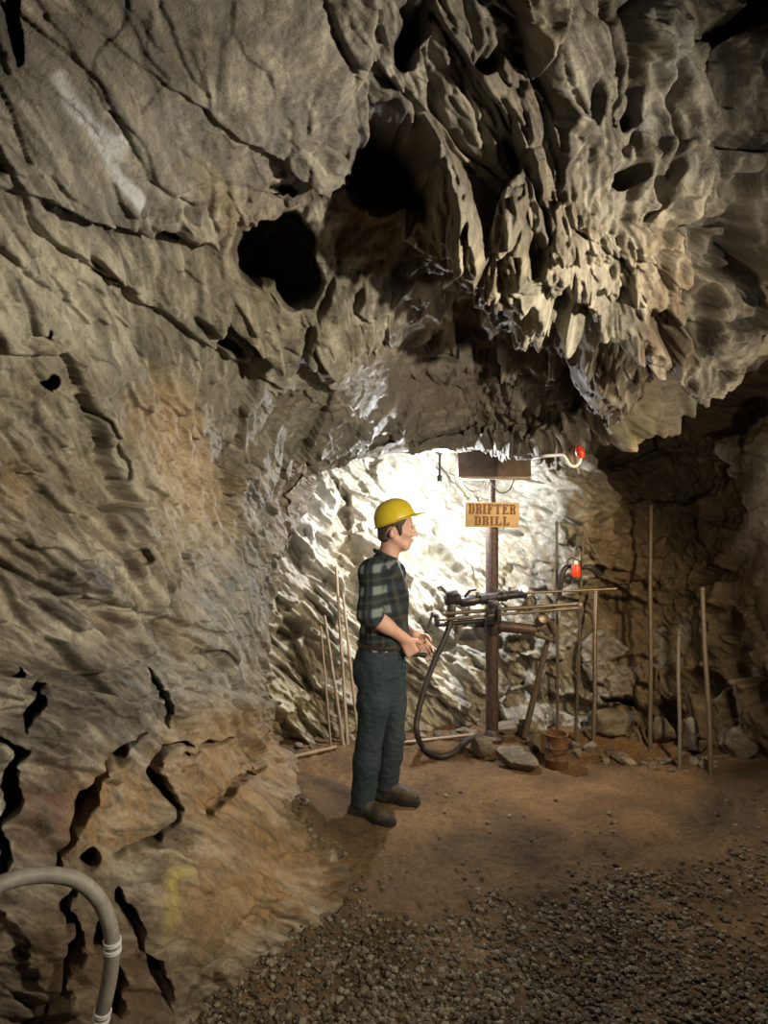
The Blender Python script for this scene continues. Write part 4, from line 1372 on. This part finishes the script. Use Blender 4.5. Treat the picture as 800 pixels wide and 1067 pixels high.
# ---- hair
Hh = Field(hc - .16, hc + .16, .004)
Hh.ell(hc + np.array([-.010, 0, .014]), (.104, .086, .108), .01)
Hh.cone(hc + np.array([-.070, -.03, -.055]), hc + np.array([-.070, .03, -.055]), .035, .035, .03)
Hh.cone(hc + np.array([.012, -.080, .0]), hc + np.array([.010, -.079, -.034]), .010, .006, .012)
Hh.cone(hc + np.array([.012, .080, .0]), hc + np.array([.010, .079, -.034]), .010, .006, .012)
def hair_cut(g):
    q = g - hc
    face = q[..., 0] - (.030 + .55 * np.maximum(q[..., 2] + .0, 0) + .25 * (q[..., 2] > .05))
    low = -(q[..., 2] + .085 - .35 * np.maximum(q[..., 0] + .05, 0))
    ear = .036 - np.sqrt(((q[..., 0] + .022) / 1.0) ** 2 + ((q[..., 2] + .036) / 1.1) ** 2)
    ear = np.where(np.abs(q[..., 1]) > .04, ear, -1)
    return np.maximum(np.maximum(face, low), ear)
Hh.cut(hair_cut)
Hh.rough(.004, 60, 5, (1, 1, .4))
man_mesh('hair', Hh, M_HAIR, man, 1)

# ---- shirt
M_ = new_mat('dark plaid flannel')
m, nt, b = M_
tc = nt.nodes.new('ShaderNodeTexCoord'); sp_ = nt.nodes.new('ShaderNodeSeparateXYZ')
mp = nt.nodes.new('ShaderNodeMapping'); mp.inputs['Rotation'].default_value = (0, .10, .5)
nt.links.new(tc.outputs['Object'], mp.inputs[0]); nt.links.new(mp.outputs[0], sp_.inputs[0])


def band(sock, freq, ph, lo_, hi_):
    s = math_n(nt, 'SINE', math_n(nt, 'ADD', math_n(nt, 'MULTIPLY', sock, freq), ph))
    return ramp(nt, math_n(nt, 'ADD', math_n(nt, 'MULTIPLY', s, .5), .5), [(lo_, (0, 0, 0)), (hi_, (1, 1, 1))])


bx_ = band(sp_.outputs[0], 2 * PI / .084, 2.2, .55, .85)
bz_ = band(sp_.outputs[2], 2 * PI / .115, 1.0, .55, .85)
bf = band(sp_.outputs[0], 2 * PI / .084, 5.2, .93, .97)
bg = band(sp_.outputs[2], 2 * PI / .115, 4.2, .93, .97)
both = mixc(nt, 1.0, bx_, bz_, 'MULTIPLY')
c_ = mixc(nt, math_n(nt, 'MULTIPLY', bx_, .55), (.016, .021, .026), (.040, .056, .058))
c_ = mixc(nt, math_n(nt, 'MULTIPLY', bz_, .55), c_, (.036, .048, .058))
c_ = mixc(nt, math_n(nt, 'MULTIPLY', both, .85), c_, (.22, .26, .255))
c_ = mixc(nt, math_n(nt, 'MULTIPLY', bf, .12), c_, (.20, .20, .12))
c_ = mixc(nt, math_n(nt, 'MULTIPLY', bg, .12), c_, (.20, .20, .12))
nt.links.new(c_, b.inputs['Base Color']); b.inputs['Roughness'].default_value = .85; b.inputs['Specular IOR Level'].default_value = .2
nt.links.new(bump_n(nt, noise_n(nt, tc.outputs['Object'], 220, 3), .3, .001), b.inputs['Normal'])
M_SHIRT = m
S_ = Field(lo + np.array([0, 0, .75]), hi, .0045)
S_.loft(torso, .02, .012)
S2 = Field(lo + np.array([0, 0, .75]), hi, .0045)
arm_field(S2, .014)
S2.cone(shR + np.array([.0, 0, -.02]), elR + np.array([-.01, 0, .0]), .070, .060, .02)      # loose sleeves
S2.cone(shL + np.array([.0, 0, -.02]), elL + np.array([-.01, 0, .0]), .070, .060, .02)
def sleeve_cut(g):
    out = np.full(g.shape[:-1], -1.0)
    for el, wr, sgn in ((elR, wrR, -1), (elL, wrL, 1)):
        u = (wr - el) / np.linalg.norm(wr - el)
        t = (g - el) @ u - .048
        out = np.where((g[..., 1] - YM) * sgn > .0, np.maximum(out, t), out)
    return out
S2.cut(sleeve_cut)
S_.join((slice(None),) * 3, S2.d, .015)
S_.cone((x_(402), YM, z_(585)), (x_(403), YM, z_(579)), .066, .066, .02)
S_.ell((x_(412), YM, z_(664)), (.085, .13, .06), .05)                                         # cloth hanging over the belt
S_.rough(.010, 9, 11, (1, 1, .8)); S_.rough(.004, 22, 13)
def shirt_cut(g):
    hem = (z_(673) + .008 * np.sin(g[..., 0] * 40)) - g[..., 2]
    neck = (g[..., 2] - z_(578.5)) * .9 + (g[..., 0] - x_(402)) * .45
    out = np.maximum(hem, neck)
    return out
S_.cut(shirt_cut)
shirt = man_mesh('shirt', S_, M_SHIRT, man, 2)
# collar, front placket, rolled cuff
nb = np.array([x_(403), YM, z_(581)])
colr = MB()
ring = []
for k in range(25):
    a = math.radians(-150 + 300 * k / 24) + PI
    ring.append(Vector(nb + np.array([math.cos(a) * .068 , math.sin(a) * .066, .012 - .030 * math.cos(a)])))
colr.tube(ring, [.006] + [.0125] * 23 + [.006], 10)
colr.build('collar', M_SHIRT, shirt)
u_ = (wrR - elR) / np.linalg.norm(wrR - elR)
MB().lathe([(.050, -.014), (.060, -.012), (.063, 0), (.060, .012), (.050, .014)], Vector(elR + u_ * .040), Vector(u_), 22).build('rolled_cuff', M_SHIRT, shirt)
u_ = (wrL - elL) / np.linalg.norm(wrL - elL)
MB().lathe([(.050, -.014), (.060, -.012), (.063, 0), (.060, .012), (.050, .014)], Vector(elL + u_ * .040), Vector(u_), 22).build('rolled_cuff', M_SHIRT, shirt)

# ---- trousers
M_JEAN = plain_mat('dark blue green jeans', (.036, .053, .064), .85, 0, .3, 5, .2, .003, (.024, .038, .049), .2)
T_ = Field(lo, np.array([hi[0], hi[1], z_(660)]), .0045)
T_.loft(torso[:4], .02, .008)
leg_field(T_, .009, .012)
T_.rough(.010, 10, 21, (1, 1, .7)); T_.rough(.006, 24, 23, (1, 1, 2))
def tr_cut(g):
    return np.maximum(g[..., 2] - z_(668), FZ + .060 + .018 * np.sin(g[..., 0] * 30) - g[..., 2])
T_.cut(tr_cut)
man_mesh('trousers', T_, M_JEAN, man, 2)
bl = [(x_(399.5) + .140 * math.cos(t), YM + .175 * math.sin(t), z_(669.5)) for t in np.linspace(0, 2 * PI, 40, endpoint=False)]
belt = MB().tube(bl, .014, 8, False, True).build('belt', plain_mat('brown leather belt', (.05, .03, .02), .5, 0, .3, 40, .2), man)
MB().box((x_(410), YM - .145, z_(668.5)), (.030, .012, .022), Matrix.Rotation(.5, 3, 'Z'), .003).build('belt_clip', M_CHROME, belt)

# ---- boots
M_BOOT = plain_mat('worn dark leather', (.060, .048, .030), .7, 0, .5, 30, .5, .003, (.018, .015, .012))
M_SOLE = plain_mat('black rubber sole', (.014, .013, .012), .8, 0, .3, 40, .2)
for an, fwd in ((ankR, np.array([.90, -.42, 0])), (ankL, np.array([.97, -.22, 0]))):
    fwd = fwd / np.linalg.norm(fwd)
    Fb = Field(an - np.array([.16, .16, .12]), an + np.array([.28, .16, .14]), .004)
    heel = an + np.array([0, 0, -.058]) - fwd * .035
    Fb.cone(an + np.array([0, 0, .10]), an, .048, .048, .02)
    Fb.cone(an, heel, .050, .042, .03)
    Fb.cone(heel, an + fwd * .10 + np.array([0, 0, -.055]), .040, .041, .03)
    Fb.cone(an + fwd * .02 + np.array([0, 0, -.015]), an + fwd * .12 + np.array([0, 0, -.052]), .042, .034, .03)
    Fb.cone(an + fwd * .10 + np.array([0, 0, -.055]), an + fwd * .165 + np.array([0, 0, -.064]), .042, .028, .03)
    Fb.cut(lambda g: np.maximum(FZ + .012 - g[..., 2], g[..., 2] - (an[2] + .085)))
    Fb.rough(.004, 25, 31)
    bo_ = man_mesh('boot', Fb, M_BOOT, man, 2)
    sd = np.array([-fwd[1], fwd[0], 0])
    out = []
    for t in np.linspace(0, 2 * PI, 40, endpoint=False):
        L_ = math.cos(t); W_ = math.sin(t)
        wd = .047 + .006 * L_ - (.014 if -.55 < L_ < .05 else 0) * 0.5
        out.append(an + fwd * (.062 + .140 * np.sign(L_) * abs(L_) ** .8) + sd * wd * np.sign(W_) * abs(W_) ** .7)
    ms = MB()
    v0 = [ms.bm.verts.new((p[0], p[1], FZ - .002)) for p in out]; v1 = [ms.bm.verts.new((p[0], p[1], FZ + .024)) for p in out]
    for i in range(40): ms.bm.faces.new((v0[i], v0[(i + 1) % 40], v1[(i + 1) % 40], v1[i]))
    ms.bm.faces.new(v0[::-1]); ms.bm.faces.new(v1)
    ms.build('sole', M_SOLE, bo_)

# ---- hard hat
M_HAT = plain_mat('yellow hard hat shell', (.66, .50, .030), .38, 0, .14, 12, .05, .001)
tilt = math.radians(-19)
hR_ = Matrix.Rotation(tilt, 3, 'Y')                        # raised at the front
ho = Vector(hc + np.array([-.006, 0, .036]))
hat = MB()
nphi, nth = 48, 18
rows = []
for i in range(nth + 1):
    a = i / nth * PI / 2
    row = []
    for k in range(nphi):
        ph = 2 * PI * k / nphi
        rx, ry, rz = .122, .103, .125
        p = Vector((rx * math.cos(ph) * math.cos(a) ** .85, ry * math.sin(ph) * math.cos(a) ** .85, rz * math.sin(a)))
        rid = max(0, 1 - abs(p.y) / .016) + max(0, 1 - abs(abs(p.y) - .045) / .010) * .6
        p *= 1 + .018 * rid * sstep(.15, .5, np.float64(math.sin(a)))
        row.append(hat.bm.verts.new(ho + hR_ @ p))
    rows.append(row)
for i in range(nth):
    for k in range(nphi):
        hat.bm.faces.new((rows[i][k], rows[i][(k + 1) % nphi], rows[i + 1][(k + 1) % nphi], rows[i + 1][k]))
bmesh.ops.remove_doubles(hat.bm, verts=hat.bm.verts[:], dist=.0015)
hato = hat.build('hard_hat', M_HAT, man)
so = hato.modifiers.new('thick', 'SOLIDIFY'); so.thickness = .003; so.offset = -1
br = MB()
ri, ro, ri2 = [], [], []
for k in range(64):
    ph = 2 * PI * k / 64
    c, s = math.cos(ph), math.sin(ph)
    ext = .010 + .050 * max(0, c) ** 1.6
    drop = -.004 + .004 * max(0, c) - .022 * max(0, c) ** 2 * 0
    lift = math.tan(math.radians(-13)) * max(0, c) * ext
    ri.append(br.bm.verts.new(ho + hR_ @ Vector((.119 * c, .100 * s, .002))))
    ro.append(br.bm.verts.new(ho + hR_ @ Vector(((.122 + ext) * c, (.103 + ext * .6) * s, drop + lift))))
for k in range(64):
    br.bm.faces.new((ri[k], ri[(k + 1) % 64], ro[(k + 1) % 64], ro[k]))
bro = br.build('brim', M_HAT, hato)
so = bro.modifiers.new('thick', 'SOLIDIFY'); so.thickness = .005; so.offset = 0
ri = [ho + hR_ @ Vector((.105 * math.cos(t), .088 * math.sin(t), .0)) for t in np.linspace(0, 2 * PI, 40, endpoint=False)]
MB().tube(ri, .007, 8, False, True).build('headband', M_RUBBER, hato)

# ---- the torch in the hand
k0, fw, la, nr_ = hk
t0 = Vector(k0 + fw * .018 + nr_ * .026)
td = Vector((la[0], la[1], la[2] - .55)).normalized()
tor = empty('flashlight', t0, 'small black flashlight held low in the hand of the person', 'flashlight')
MB().lathe([(0, -.055), (.012, -.055), (.0135, -.05), (.0135, .035), (.0175, .048), (.0175, .068), (.015, .070)], t0, td, 18).build('body', M_RUBBER, tor)
MB().lathe([(.015, .066), (0, .067)], t0, td, 18).build('lens', plain_mat('torch lens', (.25, .33, .42), .1, 0, .1, 30, 0), tor)

# ================================================================== LIGHT
def light(name, kind, loc, power, color, size=0.05, target=None, angle=None, blend=0.5):
    l = bpy.data.lights.new(name, kind)
    l.energy = power
    l.color = color
    l.shadow_soft_size = size
    if kind == 'SPOT':
        l.spot_size = math.radians(angle); l.spot_blend = blend
    o = bpy.data.objects.new(name, l)
    COL.objects.link(o)
    o.location = loc
    if target is not None:
        o.rotation_euler = (Vector(target) - Vector(loc)).to_track_quat('-Z', 'Y').to_euler()
    return o


light('alcove_lamp_light', 'POINT', LAMP + Vector((0, 0, -0.036)), 135, (0.97, 0.98, 1.0), 0.03)
light('tunnel_lamp_light', 'SPOT', (1.65, 1.0, 2.0), 440, (0.99, 0.885, 0.69), 0.04, (-0.6, 2.7, 1.9), 106, 1.0)
light('floor_fill_light', 'SPOT', (-0.25, 0.5, 1.7), 30, (1.0, 0.86, 0.66), 0.05, (-0.28, 2.2, 0), 42, 0.8)  # added spot with no fixture, brightens the near gravel
light('side_lamp_light', 'SPOT', (2.1, 3.0, 2.0), 210, (1.0, 0.74, 0.42), 0.06, (0.95, 4.8, 0.8), 84, 0.8)
light('shard_fill_light', 'POINT', (1.9, 2.6, 1.6), 30, (1.0, 0.84, 0.62), 0.06)  # added fill without a real lamp, lifts the ceiling shards
w = bpy.data.worlds.new('world'); sc.world = w; w.use_nodes = True
w.node_tree.nodes['Background'].inputs[0].default_value = (1.0, 0.85, 0.65, 1)
w.node_tree.nodes['Background'].inputs[1].default_value = 0.016

sc.view_settings.view_transform = 'Standard'
sc.view_settings.look = 'None'
sc.view_settings.gamma = 1.0
sc.view_settings.exposure = 0.0
sc.view_settings.use_curve_mapping = False
sc.cycles.use_denoising = True
try:
    sc.cycles.denoiser = 'OPENIMAGEDENOISE'
except Exception:
    pass
sc.cycles.max_bounces = 5
